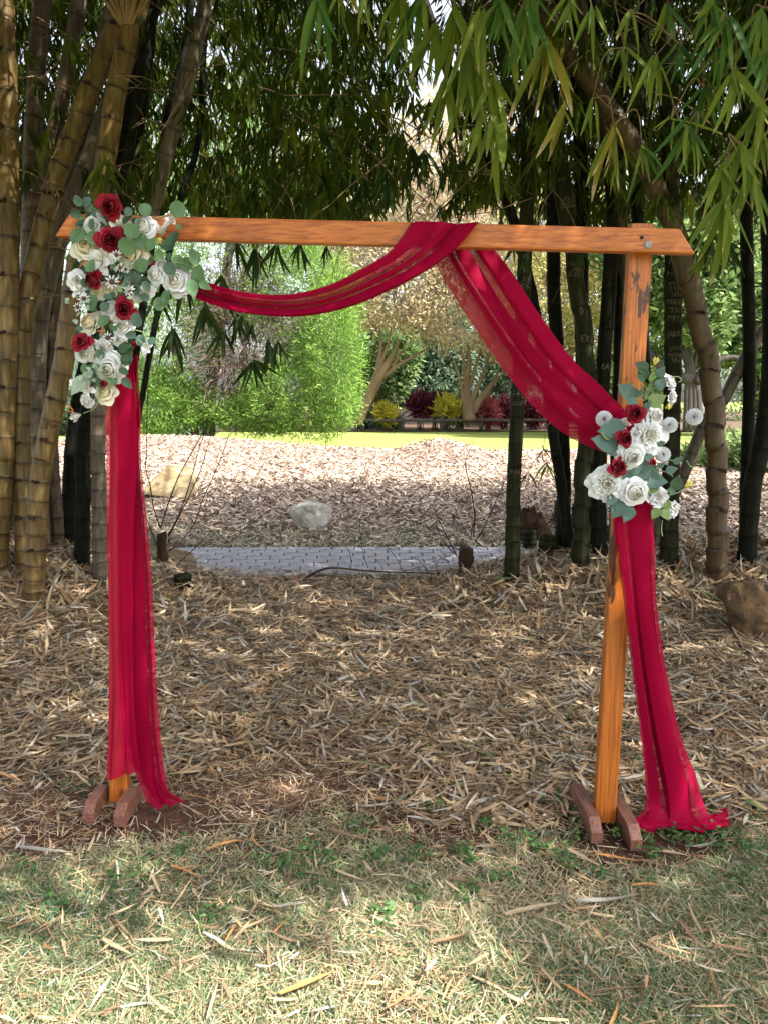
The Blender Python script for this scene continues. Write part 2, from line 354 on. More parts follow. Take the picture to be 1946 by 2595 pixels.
def leafset(name, cols, trans=0.3): return attr_mat(name, cols, rough=0.65, trans=trans, spec=0.2)
M['cypress'] = leafset("cypress_sprays", [(0.03, 0.065, 0.014), (0.09, 0.18, 0.03), (0.20, 0.34, 0.06), (0.34, 0.44, 0.13)], 0.35)
M['cypdead'] = leafset("dead_cypress_twigs", [(0.05, 0.035, 0.025), (0.13, 0.09, 0.07), (0.22, 0.17, 0.14)], 0.1)
M['myrtle'] = leafset("autumn_leaves", [(0.30, 0.24, 0.21), (0.48, 0.39, 0.35), (0.56, 0.41, 0.24), (0.40, 0.41, 0.24), (0.66, 0.57, 0.54)])
M['gold'] = leafset("golden_green_leaves", [(0.20, 0.22, 0.07), (0.38, 0.36, 0.12), (0.52, 0.45, 0.20), (0.52, 0.46, 0.38)])
M['fgreen'] = leafset("far_grey_green_leaves", [(0.05, 0.09, 0.05), (0.10, 0.16, 0.09), (0.19, 0.26, 0.16)])
M['fgreen2'] = leafset("far_green_leaves", [(0.045, 0.085, 0.035), (0.10, 0.17, 0.06), (0.20, 0.29, 0.10), (0.34, 0.41, 0.17)])
M['cordy'] = leafset("maroon_leaves", [(0.03, 0.006, 0.012), (0.07, 0.010, 0.022), (0.16, 0.03, 0.045)], 0.2)
M['cordy2'] = leafset("pink_red_leaves", [(0.12, 0.02, 0.03), (0.35, 0.06, 0.07), (0.55, 0.22, 0.18)], 0.2)
M['croton'] = leafset("yellow_leaves", [(0.20, 0.20, 0.03), (0.46, 0.40, 0.04), (0.62, 0.54, 0.12)], 0.25)

# ------------------------------------------------------------------ leaf scatter
def unit(a):
    return a / np.maximum(np.linalg.norm(a, axis=-1, keepdims=True), 1e-9)
def leafmesh(name, pos, d, n, L, W, bend, mat, parent=None, prof=(.35, 1, .7, .04), rnd=None, kind=None, smooth=False):
    N = len(pos); pos = np.asarray(pos, float); d = unit(np.asarray(d, float)); side = unit(np.cross(d, n)); n = np.cross(side, d)
    S = len(prof); s = np.linspace(0, 1, S)
    L = np.broadcast_to(L, (N,)); W = np.broadcast_to(W, (N,)); bend = np.broadcast_to(bend, (N,))
    c = pos[:, None] + d[:, None] * (L[:, None] * s)[..., None] - n[:, None] * ((bend * L)[:, None] * s ** 2)[..., None]
    off = side[:, None] * (W[:, None] * np.array(prof) / 2)[..., None]
    v = np.stack([c - off, c + off], 2).reshape(-1, 3)
    b = (np.arange(N) * S * 2)[:, None, None]; q = np.array([[2 * i, 2 * i + 1, 2 * i + 3, 2 * i + 2] for i in range(S - 1)])[None]
    f = (b + q).reshape(-1, 4)
    me = np_mesh(name, v, f, rootloc(parent) if parent is not None else None)
    if rnd is None: rnd = rng.random(N)
    fattr(me, 'rnd', np.repeat(rnd, S - 1))
    o = link(name, me, mat, parent, smooth)
    if kind: o['kind'] = kind
    return o
def rvec(N, k=1.0): return rng.normal(size=(N, 3)) * k

# ------------------------------------------------------------------ the setting
def sheet(name, x0, x1, y0, y1, nx, ny, mat, zf, kind='structure'):
    X, Y = np.meshgrid(np.linspace(x0, x1, nx), np.linspace(y0, y1, ny)); Z = zf(X, Y)
    v = np.stack([X, Y, Z], -1).reshape(-1, 3)
    i = np.arange(nx - 1)[None] + np.arange(ny - 1)[:, None] * nx
    f = np.stack([i, i + 1, i + 1 + nx, i + nx], -1).reshape(-1, 4)
    o = link(name, np_mesh(name, v, f), mat, None, True); o['kind'] = kind; return o
def bump2(X, Y, s, a):
    return a * (np.sin(X * s + 1.3 * np.sin(Y * s * .7)) * np.cos(Y * s * 1.1 + np.sin(X * s * .6)))
sheet('lawn', -400, 400, -60, 900, 60, 90, M['lawn'], lambda X, Y: -0.05 + 0 * X)
sheet('ground', -14, 14, -6, 8.28, 220, 130, M['soil'], lambda X, Y: H(X, Y) - 0.012 + bump2(X, Y, 6, .006))
sheet('mulch_bed', -30, 30, 8.2, 24.6, 200, 110, M['mulch'], lambda X, Y: H(X, Y) - 0.005 + bump2(X, Y, 4, .015) - 0.05 * sst(24.2, 24.6, Y))
M['bed'] = noise_mat('shaded_bed_soil', [(0.03, 0.02, 0.012), (0.09, 0.055, 0.035), (0.16, 0.09, 0.05)], 2, rough=.95)  # shade over the bed is put into this darker soil colour
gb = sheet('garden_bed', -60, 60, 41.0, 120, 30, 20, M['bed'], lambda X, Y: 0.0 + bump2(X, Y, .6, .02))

# paver path
PY0, PY1 = 6.85, 8.15
pth = sheet('path', -6, 6, PY0, PY1, 4, 3, M['joint'], lambda X, Y: 0.004 + 0 * X)
def paver_mesh(seed):
    r = random.Random(seed); L, D = 0.222, 0.152; k = 0.016
    top = [(-L / 2, -D / 2), (-L / 4, -D / 2 - k), (0, -D / 2), (L / 4, -D / 2 + k), (L / 2, -D / 2), (L / 2 + k * .6, 0), (L / 2, D / 2), (L / 4, D / 2 + k), (0, D / 2), (-L / 4, D / 2 - k), (-L / 2, D / 2), (-L / 2 + k * .6, 0)]
    n = len(top); v = []; f = []
    for (s, z) in ((1.0, 0.0), (1.0, 0.026), (0.955, 0.032)):
        for (x, y) in top: v.append((x * s, y * s, z + (r.uniform(-.0012, .0012) if z > 0 else 0)))
    for l in range(2):
        for i in range(n): j = (i + 1) % n; f.append([l * n + i, l * n + j, (l + 1) * n + j, (l + 1) * n + i])
    f.append([2 * n + i for i in range(n)])
    me = np_mesh('paver', v, f); me.materials.append(M['paver']); return me
pm = [paver_mesh(i) for i in range(4)]
for r_ in range(8):
    for c_ in range(30):
        o = link('paver', pm[(r_ * 7 + c_ * 3) % 4], None, pth)
        o.location = (-4.1 + c_ * 0.236 + (0.118 if r_ % 2 else 0), PY0 + 0.085 + r_ * 0.163, 0.005 + random.uniform(-.003, .003))
        o.rotation_euler = (random.uniform(-.012, .012), random.uniform(-.012, .012), random.uniform(-.012, .012))

# ------------------------------------------------------------------ litter, mulch chips, grass, weeds
def clear(x, y):
    a = ((x - .98) / .30) ** 2 + ((y - 2.60) / .16) ** 2; b = ((x + .83) / .24) ** 2 + ((y - 2.74) / .15) ** 2
    return np.clip((np.minimum(a, b) - .45) * 1.3, .16, 1)
def scatter_ground(N, x0, x1, y0, y1, keep=None, persp=False):
    if persp:  # widen with distance
        y = y0 + (y1 - y0) * rng.random(N); x = (rng.random(N) * 2 - 1) * (0.58 * y + 0.6)
    else:
        x = x0 + (x1 - x0) * rng.random(N); y = y0 + (y1 - y0) * rng.random(N)
    if keep is not None:
        k = rng.random(N) < keep(x, y); x, y = x[k], y[k]
    return x, y
def nz(x, y, s, seed=0):
    return np.array([mnoise.noise(Vector((a * s, b * s, seed))) for a, b in zip(x, y)])
def gnormal(x, y):
    e = 0.03; return unit(np.stack([-(H(x + e, y) - H(x - e, y)) / (2 * e), -(H(x, y + e) - H(x, y - e)) / (2 * e), np.ones_like(x)], -1))
def flat_leaves(name, x, y, lift, Lr, Wr, tilt, mat, bendr, prof, up=0.0, yaw=None):
    N = len(x); gn = gnormal(x, y); a = rng.random(N) * 2 * np.pi if yaw is None else yaw
    d = np.stack([np.cos(a), np.sin(a), np.zeros(N)], -1); d = unit(d - gn * np.sum(d * gn, 1, keepdims=True) + gn * (np.abs(rng.normal(size=(N, 1))) * up + rng.normal(size=(N, 1)) * tilt * .4))
    n = unit(gn + rvec(N, tilt)); L = rng.uniform(*Lr, N); W = rng.uniform(*Wr, N)
    pos = np.stack([x, y, H(x, y) + lift], -1) - d * (L / 2)[:, None]
    o = leafmesh(name, pos, d, n, L, W, rng.uniform(*bendr, N), mat, prof=prof); return o
x, y = scatter_ground(105000, 0, 0, 2.7, 7.05, lambda x, y: clear(x, y) * sst(2.72, 3.45, y + 0.35 * np.sin(x * 2.1) + 0.2 * np.sin(x * 5)) * (1 - 0.5 * np.exp(-((x + .5) / 1.2) ** 2 - ((y - 2.95) / .35) ** 2)), True)
N = len(x)
tag(flat_leaves('leaf_litter', x, y, rng.random(N) ** 1.5 * 0.045, (0.04, 0.175), (0.006, 0.0185), 0.26, M['litter'], (-.28, .28), (.5, 1, .8, .05), up=0.04),
    'thick carpet of dry tan bamboo leaves under and behind the arch', 'leaf litter', kind='stuff')
# a heap of litter standing against the culm bases
def pile(cx, cy, rx, ry, n):
    return cx + rng.normal(size=n) * rx, cy + rng.normal(size=n) * ry
xs, ys = zip(*[pile(-3.1, 5.7, 1.0, .45, 6000), pile(2.3, 6.0, 1.1, .35, 5000), pile(.9, 6.2, .35, .3, 900)]); x = np.concatenate(xs); y = np.concatenate(ys)
tag(flat_leaves('leaf_litter', x, y, rng.random(len(x)) * 0.09, (0.08, 0.26), (0.01, 0.03), 0.45, M['litter'], (-.4, .4), (.5, 1, .8, .05), up=0.25),
    'loose dry bamboo sheaths heaped around the feet of the culms', 'leaf litter', kind='stuff')
x, y = scatter_ground(130000, 0, 0, 8.25, 23.8, lambda x, y: np.clip(14.0 / y, 0, 1), True)
k = rng.random(len(x)) ; N = len(x)
o = flat_leaves('mulch_chips', x, y, rng.random(N) * 0.04, (0.05, 0.15), (0.012, 0.032), 0.35, M['chip'], (-.3, .3), (.7, 1, .5), up=0.2)
tag(o, 'pinkish brown wood chips and leaf mulch on the sunlit bed', 'mulch', kind='stuff')
x, y = scatter_ground(9000, -5, 5, 8.15, 10.0)
k = rng.random(len(x)) < sst(10.2, 8.2, y) if False else rng.random(len(x)) < (1 - sst(8.2, 9.9, y)); x, y = x[k], y[k]; N = len(x)
tag(flat_leaves('dry_grass', x, y, 0.01 + rng.random(N) * 0.05, (0.06, 0.2), (0.004, 0.010), 0.5, M['grass'], (-.5, .5), (1, 1, .2), up=0.5),
    'strip of straw and green grass along the far edge of the path', 'grass', kind='stuff')
# foreground grass
def blades(name, N, y0, y1, keep, Lr, lean, cols, label):
    x, y = scatter_ground(N, 0, 0, y0, y1, keep, True); N = len(x)
    a = rng.random(N) * 2 * np.pi; d = unit(np.stack([np.cos(a) * lean, np.sin(a) * lean, 0.25 + rng.random(N)], -1)); n = unit(rvec(N) + np.array([0, -.5, .6]))
    L = rng.uniform(*Lr, N); pos = np.stack([x, y, H(x, y) - 0.004], -1)
    r = np.clip(rng.normal(size=N) * 0.2 + cols(x, y), 0, 1)
    o = leafmesh(name, pos, d, n, L, rng.uniform(.0022, .0045, N), rng.uniform(0, .7, N), M['grass'], prof=(1, .9, .12), rnd=r)
    return tag(o, label, 'grass', kind='stuff')
greens = lambda x, y: 0.39 + 0.14 * np.sin(x * 3.1 + 2 * np.sin(y * 4)) + 0.12 * np.cos(y * 5 + x * 2.2)
blades('grass', 170000, 1.55, 2.9, lambda x, y: np.clip((1 - sst(2.45, 2.80, y + 0.12 * np.sin(x * 4) + .1 * np.sin(x * 9))) * (0.55 + 0.45 * np.sin(x * 5.3 + 1.7 * np.sin(y * 6))+.25) * (1 - .45 * sst(2.1, 2.6, y)), 0.0, 1) * clear(x, y), (0.018, 0.055), 1.0, greens, 'short thin grass with straw in front of the arch')
x, y = scatter_ground(34000, 0, 0, 1.55, 3.6, clear, True); N = len(x)
tag(flat_leaves('straw', x, y, rng.random(N) * 0.018 + .002, (0.02, 0.075), (0.0015, 0.004), 0.22, M['litter'], (-.3, .3), (1, 1, .3), up=0.05),
    'fine straw and clippings lying on the thin lawn', 'straw', kind='stuff')
x, y = scatter_ground(1300, 0, 0, 1.6, 3.3, clear, True); N = len(x)
tag(flat_leaves('leaf_litter', x, y, .012 + rng.random(N) * .02, (0.03, 0.12), (0.004, 0.012), 0.25, M['litter'], (-.3, .3), (.5, 1, .8, .05), up=.08),
    'scattered single dry bamboo leaves on the thin grass', 'leaf litter', kind='stuff')
x, y = scatter_ground(420, 0, 0, 6.9, 8.15, None, True); N = len(x)
o = flat_leaves('leaf_litter', x, y, .045 + rng.random(N) * .01, (0.03, 0.13), (0.006, 0.016), 0.2, M['litter'], (-.3, .3), (.5, 1, .8, .05), up=.05)
tag(o, 'few dry leaves blown onto the brick path', 'leaf litter', kind='stuff')
# broad-leaf weeds: rosettes of small round leaves
wp = [(1000, 2200), (1060, 2150), (1130, 2165), (1180, 2185), (1340, 2160), (1370, 2150), (1230, 2110), (1290, 2140), (1690, 2130), (1740, 2150), (1800, 2120), (1850, 2110), (1880, 2150), (1640, 2140), (1700, 2110), (1480, 2120),
      (770, 2170), (800, 2200), (740, 2220), (200, 2010), (470, 2170), (380, 2210), (1080, 2280), (1150, 2290), (1180, 2260), (990, 2320), (950, 2180), (900, 2100), (1900, 2090), (1560, 2230), (1880, 2250), (1120, 2060), (1390, 2040), (1240, 2240), (690, 2190), (520, 2340), (120, 2310), (60, 2220), (1440, 2200), (330, 2240), (1600, 2130), (1660, 2170), (1820, 2160), (1480, 2080), (965, 2340)]
pos = []; dd = []; nn_ = []; LL = []
for (u, v) in wp:
    g0 = G(u, v)
    for k in range(3):
        c = g0 + Vector((random.gauss(0, .035), random.gauss(0, .03), 0))
        for j in range(11):
            a = random.uniform(0, 6.28); rr = random.uniform(.003, .03); hh = random.uniform(.005, .045)
            pos.append((c.x + rr * math.cos(a), c.y + rr * math.sin(a), hh)); dd.append((math.cos(a), math.sin(a), random.uniform(-.1, .5))); nn_.append((random.gauss(0, .3), random.gauss(-.2, .3), 1)); LL.append(random.uniform(.008, .019))
LL = np.array(LL)
o = leafmesh('weeds', pos, dd, np.array(nn_), LL, LL * .85, .15, M['weed'], prof=(.25, .95, 1, .35), kind='stuff')
tag(o, 'low green broadleaf weeds creeping over the bare soil by the feet', 'weeds')

# ------------------------------------------------------------------ bamboo culms
LEAFTOP = 7.5
def culm(px, width, Y, mat, label, group, base_v=None, node0=0.13, node1=0.30, top=True, name='bamboo_culm', Ytop=None, carv=(), zig=0.0, twigs=0, rootw=1.12, fuzz=False):
    """px: list of (u,v) from base up; width in px near the middle"""
    n = len(px); pts = []
    for i, (u, v) in enumerate(px):
        yy = Y if Ytop is None else Y + (Ytop - Y) * i / (n - 1)
        pts.append(P(u, v, yy))
    b = pts[0]; zb = Hn(b.x, b.y) - 0.06
    if b.z > zb:  # run on down into the litter
        dirv = (pts[0] - pts[1]).normalized(); dirv.z = min(dirv.z, -0.5); pts.insert(0, b + dirv * ((zb - b.z) / dirv.z))
    if top:
        dirv = (pts[-1] - pts[-2]).normalized()
        q = pts[-1]; k = 0
        while q.z < LEAFTOP and k < 6:
            q = q + dirv * 1.0; dirv = (dirv + Vector((dirv.x * .1, -0.10, -.02))).normalized(); pts.append(q); k += 1
    sp = [Vector(p) for p in catmull(pts, 12)]
    # arc length resample with nodes
    acc = [0.0]
    for i in range(1, len(sp)): acc.append(acc[-1] + (sp[i] - sp[i - 1]).length)
    tot = acc[-1]
    def at(s):
        s = max(0, min(tot, s)); i = int(np.searchsorted(acc, s)); i = max(1, min(len(sp) - 1, i))
        t = (s - acc[i - 1]) / max(1e-9, acc[i] - acc[i - 1]); return sp[i - 1].lerp(sp[i], t)
    rad0 = width / F * Y / 2
    nodes = []; s = 0.05
    rr = random.Random(int(px[0][0] * 7 + px[0][1]))
    while s < tot:
        nodes.append(s); s += (node0 + (node1 - node0) * min(1, s / 2.2)) * rr.uniform(.85, 1.12)
    st = []; prev = 0
    for q in nodes:
        for dlt, sw, rg in ((-0.030, 0.995, 0), (-0.013, 1.01, 0.15), (-0.006, 1.03, .55), (0.0, 0.985, 1.0), (0.006, 1.03, .5), (0.015, 1.015, .1), (0.032, 1.0, 0)):
            st.append((q + dlt, sw, rg))
    mids = [(a + b_) / 2 for a, b_ in zip(nodes[:-1], nodes[1:])]
    st += [(m_, 0.975 + rr.uniform(-.01, .01), 0) for m_ in mids]; st = sorted(x_ for x_ in st if 0 <= x_[0] <= tot)
    P_, R_, A_ = [], [], []
    jx = {k: (rr.uniform(-1, 1) * 0.003, rr.uniform(-1, 1) * .003) for k in range(len(nodes) + 2)}
    for (s, sw, rg) in st:
        p = at(s); i = int(np.searchsorted(nodes, s))
        if zig: p = p + Vector((zig * (1 if i % 2 else -1) * (1 - abs(2 * ((s - (nodes[i - 1] if i else 0)) / 0.3) - 1) * .5) * .3, 0, 0))
        p = p + Vector((jx[i][0], jx[i][1], 0)) * min(1, 1)
        taper = rootw - (rootw - 1) * min(1, s / 0.9) - 0.16 * max(0, s - 2.0) / max(1, tot - 2.0)
        P_.append(p); R_.append(rad0 * sw * taper); A_.append(rg)
    root = thing(name, (b.x, b.y, zb + .06), label, 'bamboo', group)
    mb = MB(); sides = 14
    mb.tube(P_, R_, sides, attr=np.repeat(A_, sides)); mb.build('stem', M[mat], root, True, 'ring')
    # bud scars on alternate nodes
    if fuzz:
        for i, q in enumerate(nodes):
            p = at(q)
            if i % 2 == 0 and 0.4 < q < tot * .8:
                mb2 = MB()
                for j in range(7):
                    a = rr.uniform(-.9, .9); d = Vector((math.sin(a), -math.cos(a), rr.uniform(-.3, .5))); c = p + Vector((rr.uniform(-.3, .3) * rad0, -rad0 * .93, rr.uniform(-.005, .012)))
                    mb2.tube([c, c + d * rad0 * .22, c + d * rad0 * .36 + Vector((rr.uniform(-.01, .01), 0, rr.uniform(-.01, .01)))], [.008, .006, .002], 5)
                mb2.build('bud_scar', M['darktwig'], root)
    # thin bare side twigs
    for j in range(twigs):
        q = rr.choice(nodes[len(nodes) // 4: max(len(nodes) // 4 + 1, int(len(nodes) * .75))]); p = at(q)
        a = rr.uniform(0, 6.28); d = Vector((math.cos(a), -abs(math.sin(a)) * .6, rr.uniform(-.2, .5))).normalized()
        L = rr.uniform(.3, .9); w_ = [p + d * rad0]
        mb3 = MB(); dz = Vector((rr.uniform(-.12, .12), rr.uniform(-.08, .08), rr.uniform(-.14, .02)))
        for m_ in range(6):
            d = (d + dz + Vector((rr.uniform(-.12, .12), rr.uniform(-.1, .1), rr.uniform(-.12, .12)))).normalized(); w_.append(w_[-1] + d * L / 6)
            if m_ in (1, 2, 3, 4):
                e = (d + Vector((rr.uniform(-.8, .8), rr.uniform(-.5, .5), rr.uniform(-.6, .6)))).normalized()
                mb3.tube([w_[-1], w_[-1] + e * .09, w_[-1] + e * .2 + Vector((0, 0, -.03))], [.003, .0022, .001], 4)
        mb3.tube(w_, list(np.linspace(.0055, .0018, len(w_))), 5); mb3.build('twig', M['twig'], root)
    # carved writing
    for (txt, u, v, size, dark) in carv:
        # centre line at that height
        best = min(range(len(sp)), key=lambda i: abs(sp[i].z - P(u, v, Y).z)); c = sp[best]
        carve(txt, c, rad0, size / F * Y, root, (P(u, v, c.y).x - c.x) / rad0, 'carve2' if dark else 'carve')
    return root
def carve(txt, c, rad, size, parent, offx=0.0, mat='carve'):
    cu = bpy.data.curves.new('carving', 'FONT'); cu.body = txt; cu.size = size; cu.align_x = 'CENTER'; cu.align_y = 'CENTER'; cu.resolution_u = 2; cu.space_line = .8
    to = bpy.data.objects.new('carving', cu); COL.objects.link(to); bpy.context.view_layer.update()
    me = bpy.data.meshes.new_from_object(to.evaluated_get(bpy.context.evaluated_depsgraph_get()))
    bpy.data.objects.remove(to); bpy.data.curves.remove(cu)
    bm = bmesh.new(); bm.from_mesh(me); bmesh.ops.triangulate(bm, faces=bm.faces)
    bmesh.ops.subdivide_edges(bm, edges=[e for e in bm.edges if e.calc_length() > rad * .3], cuts=2)
    random_seed = random.uniform(0, 1); r0 = rad * 1.045 + .0015; rl = rootloc(parent); tl = random.uniform(-.08, .08)
    ext = max([abs(v.co.x) for v in bm.verts] + [1e-4]); sq = min(1.0, rad * 1.0 / ext)
    for v in bm.verts:
        wob = mnoise.noise_vector(Vector((v.co.x, v.co.y, random_seed)) * (2.2 / size)) * size * .14; v.co.x += wob.x; v.co.y += wob.y
        x = v.co.x * sq + offx * rad * .4; a = x / r0; z = v.co.y + tl * x
        v.co = Vector((c.x + r0 * math.sin(a), c.y - r0 * math.cos(a), c.z + z)) - rl
    bm.to_mesh(me); bm.free(); me.materials.clear(); link('carving', me, M[mat], parent)

LG = 'culms of the left bamboo clump'; RG = 'culms of the right bamboo clump'
culm([(-5, 1370), (10, 1150), (20, 820), (22, 450), (14, 150), (8, -40)], 52, 5.5, 'culm_tan', 'tan bamboo culm cut off by the left edge of the picture', LG, twigs=5, fuzz=True, node0=.11, node1=.22)
culm([(70, 1330), (70, 1100), (75, 700), (88, 300), (110, -40)], 44, 6.0, 'culm_brown', 'dull brown upright culm just inside the tan one at the left edge', LG, twigs=5)
culm([(91, 1420), (98, 1260), (120, 1120), (145, 1000), (168, 880), (185, 740), (205, 640), (250, 520), (272, 380), (292, 250), (318, 130), (350, 20), (368, -60)], 50, 5.25, 'culm_tan', 'tan culm in front of the left clump, base ringed with white patches', LG, twigs=7, node0=.085, node1=.2, carv=[('LINK', 150, 1075, 22, 1)], fuzz=True, rootw=1.05)
culm([(62, 1300), (52, 1080), (56, 860), (75, 730), (105, 600), (150, 430), (200, 300), (250, 180), (300, 70), (345, -50)], 48, 5.6, 'culm_tan', 'thick pale tan culm leaning right, crossing behind the end of the beam', LG, twigs=8, node0=.11, node1=.2, carv=[('JP', 68, 775, 26, 1)], fuzz=True)
culm([(100, 1280), (92, 1050), (100, 820), (128, 680), (165, 560), (215, 440), (255, 330)], 46, 5.95, 'culm_grey', 'grey brown culm between the two leaning tan culms', LG, twigs=3)
culm([(140, 1300), (128, 1060), (135, 800), (150, 600), (190, 420), (240, 200), (300, -40)], 36, 6.15, 'culm_brown', 'thin brown culm seen behind the flowers of the left clump', LG)
culm([(210, 1350), (212, 1200), (216, 1080), (245, 950), (275, 700), (305, 520), (345, 340), (368, 170), (385, 0), (392, -60)], 37, 5.9, 'culm_dark', 'nearly black culm rising behind the dark red top rose', LG, twigs=3)
culm([(255, 1375), (252, 1250), (250, 1060), (262, 950), (330, 720), (385, 540), (412, 430), (455, 280), (490, 150), (515, 40), (530, -60)], 37, 5.7, 'culm_grey', 'grey brown culm with a ringed base behind the left drape', LG, twigs=4, node0=.10, node1=.19)
culm([(290, 1300), (330, 1000), (385, 620), (420, 330), (445, 230), (470, 120), (490, -40)], 20, 6.6, 'culm_dark', 'thin black culm behind the grey brown one left of centre', LG)
culm([(310, 1300), (380, 900), (458, 505), (490, 420), (510, 300), (520, 100), (530, -40)], 15, 6.9, 'culm_dark', 'thinnest black stem of the left clump, nearest the gap', LG)
culm([(175, 1350), (185, 1150), (205, 1000), (235, 850), (270, 600), (330, 300)], 40, 6.3, 'culm_dark', 'dark culm deep inside the left clump behind the front one', LG)
culm([(20, 1300), (40, 1000), (110, 500), (190, 80), (210, -40)], 38, 6.5, 'culm_brown', 'dark brown culm at the back of the left clump', LG, twigs=6)

culm([(1297, 1405), (1300, 1250), (1312, 1000), (1326, 720), (1332, 560), (1338, 380), (1345, 200), (1350, -40)], 36, 6.0, 'culm_olive', 'leftmost thick dark olive culm of the right clump, scratched with letters', RG,
     carv=[('E', 1322, 682, 20, 0), ('AI\nKK', 1330, 722, 20, 0), ('F+Q', 1311, 1008, 20, 0), ('AIZZA', 1309, 1030, 13, 0), ('EVA', 1300, 1192, 16, 0)], node0=.10)
culm([(1438, 1360), (1430, 1290), (1410, 1160), (1388, 1000), (1365, 850), (1335, 690), (1300, 560), (1224, 360), (1148, 210), (1085, 40), (1050, -60)], 27, 6.35, 'culm_dark', 'long black culm leaning left across the gap over the swag', RG)
culm([(1425, 1350), (1428, 1200), (1418, 980), (1405, 800), (1400, 600), (1400, 420), (1395, 200), (1400, -40)], 34, 6.5, 'culm_dark', 'dark upright culm second from the left in the right clump', RG)
culm([(1470, 1390), (1475, 1230), (1490, 1000), (1480, 860), (1458, 700), (1440, 560), (1420, 440), (1395, 300), (1368, 180), (1345, 20), (1330, -60)], 42, 5.95, 'culm_olive', 'crooked olive culm with a name and a date scratched on it', RG,
     carv=[('BFY', 1406, 462, 15, 0), ('WILL\n2024', 1421, 520, 17, 0), ('NOY\nCHEN\n15-07-1', 1449, 688, 15, 0), ('9', 1455, 792, 26, 0), ('EY', 1470, 858, 22, 0)], zig=.03)
culm([(1500, 1380), (1490, 1200), (1475, 950), (1472, 750), (1474, 560), (1470, 400), (1462, 200), (1455, -40)], 34, 6.4, 'culm_dark', 'dark culm half hidden behind the crooked olive one', RG)
culm([(1520, 1390), (1516, 1300), (1520, 1100), (1530, 900), (1540, 760), (1548, 640), (1560, 450), (1570, 250), (1575, -40)], 36, 6.1, 'culm_dark', 'dark culm with small side spurs just left of the right post', RG, carv=[('EA', 1528, 930, 18, 0)], fuzz=True)
culm([(1555, 1380), (1560, 1100), (1566, 900), (1568, 740), (1560, 600), (1545, 480), (1525, 330), (1510, 200), (1500, -40)], 25, 6.3, 'culm_dark', 'slim dark culm seen along the edge of the right post', RG)
culm([(1590, 1380), (1592, 1050), (1590, 800), (1580, 600), (1560, 450), (1537, 340), (1505, 210), (1480, 90), (1465, -40)], 25, 6.05, 'culm_amber', 'slim light brown culm passing behind the top of the right post', RG)
culm([(1816, 1398), (1816, 1240), (1812, 1100), (1805, 1000), (1795, 920), (1775, 830), (1752, 745), (1731, 655), (1690, 540), (1640, 430), (1600, 360), (1540, 275), (1480, 180), (1410, 90), (1360, -30)], 50, 5.7, 'culm_amber', 'thick amber brown culm bowing to the left, dark scars at its joints', RG, fuzz=True, node0=.12, node1=.24, zig=.03, carv=[('IRC', 1815, 1362, 17, 0), ('4', 1788, 904, 26, 1)])
culm([(1695, 1390), (1698, 1200), (1702, 1040), (1704, 900), (1704, 680), (1702, 560), (1698, 400), (1690, 200), (1680, -40)], 43, 5.9, 'culm_olive', 'straight olive culm covered in scratched names right of the post', RG,
     carv=[('VLZ', 1703, 668, 24, 0), ('HEO', 1703, 690, 22, 0), ('Tilie', 1704, 727, 26, 0), ('2016', 1706, 742, 14, 0), ('MIYAH', 1703, 762, 20, 0), ('marri', 1702, 778, 13, 0), ('TAN', 1710, 796, 18, 0), ('PIPPA', 1704, 813, 20, 0), ('JAB AZ', 1704, 843, 19, 0), ('LT', 1700, 857, 16, 0), ('LOVE', 1704, 877, 14, 0), ('nomad', 1704, 896, 15, 0), ('SN', 1702, 920, 18, 0), ('BEE', 1699, 1075, 14, 0)], node0=.1, node1=.2)
culm([(1655, 1395), (1668, 1330), (1722, 1220), (1752, 1150), (1790, 1060), (1835, 1010), (1860, 960), (1910, 870), (1975, 790), (2050, 690)], 30, 6.25, 'culm_grey', 'grey brown culm slanting up to the right across the others', RG, node0=.16)
culm([(1890, 1385), (1890, 1250), (1897, 1000), (1897, 830), (1892, 640), (1888, 450), (1895, 200), (1900, -40)], 31, 6.2, 'culm_dark', 'straight black culm close to the right edge of the picture', RG)
culm([(1893, 1385), (1905, 1240), (1930, 1120), (1950, 960), (1955, 800), (1950, 500), (1955, 100)], 44, 5.9, 'culm_dark', 'thick black culm cut by the right edge, bowing outwards', RG, carv=[('KI', 1941, 1025, 15, 0)])
culm([(1640, 1385), (1640, 1100), (1625, 800), (1615, 560), (1605, 380), (1620, 200), (1640, -40)], 30, 6.5, 'culm_dark', 'dark culm behind the flowers of the right post', RG)

t = thing('branch_bunch', P(330, 70, 5.2), 'sheaf of pale tan side branches fanning up from the joint of the tan culms', 'branches')
for i in range(13):
    a = (i / 12 - .5) * 1.5 + random.uniform(-.08, .08); p0 = P(322 + 30 * (i / 12 - .5), 62, 5.16); d = Vector((math.sin(a) + .12, -.25 - random.random() * .3, math.cos(a) * 1.2)).normalized(); L = random.uniform(.35, .9); mb = MB()
    pts_ = [p0 + d * (L * f_) + Vector((.05 * f_ * f_ * random.uniform(-1, 1), 0, 0)) for f_ in (0, .12, .25, .4, .6, .8, 1)]; rr_ = random.uniform(.007, .013)
    mb.tube(pts_, [rr_ * 1.25, rr_, rr_ * 1.1, rr_ * .9, rr_ * .95, rr_ * .7, rr_ * .5], 7); mb.build('side_branch', M['culm_tan2'], t)
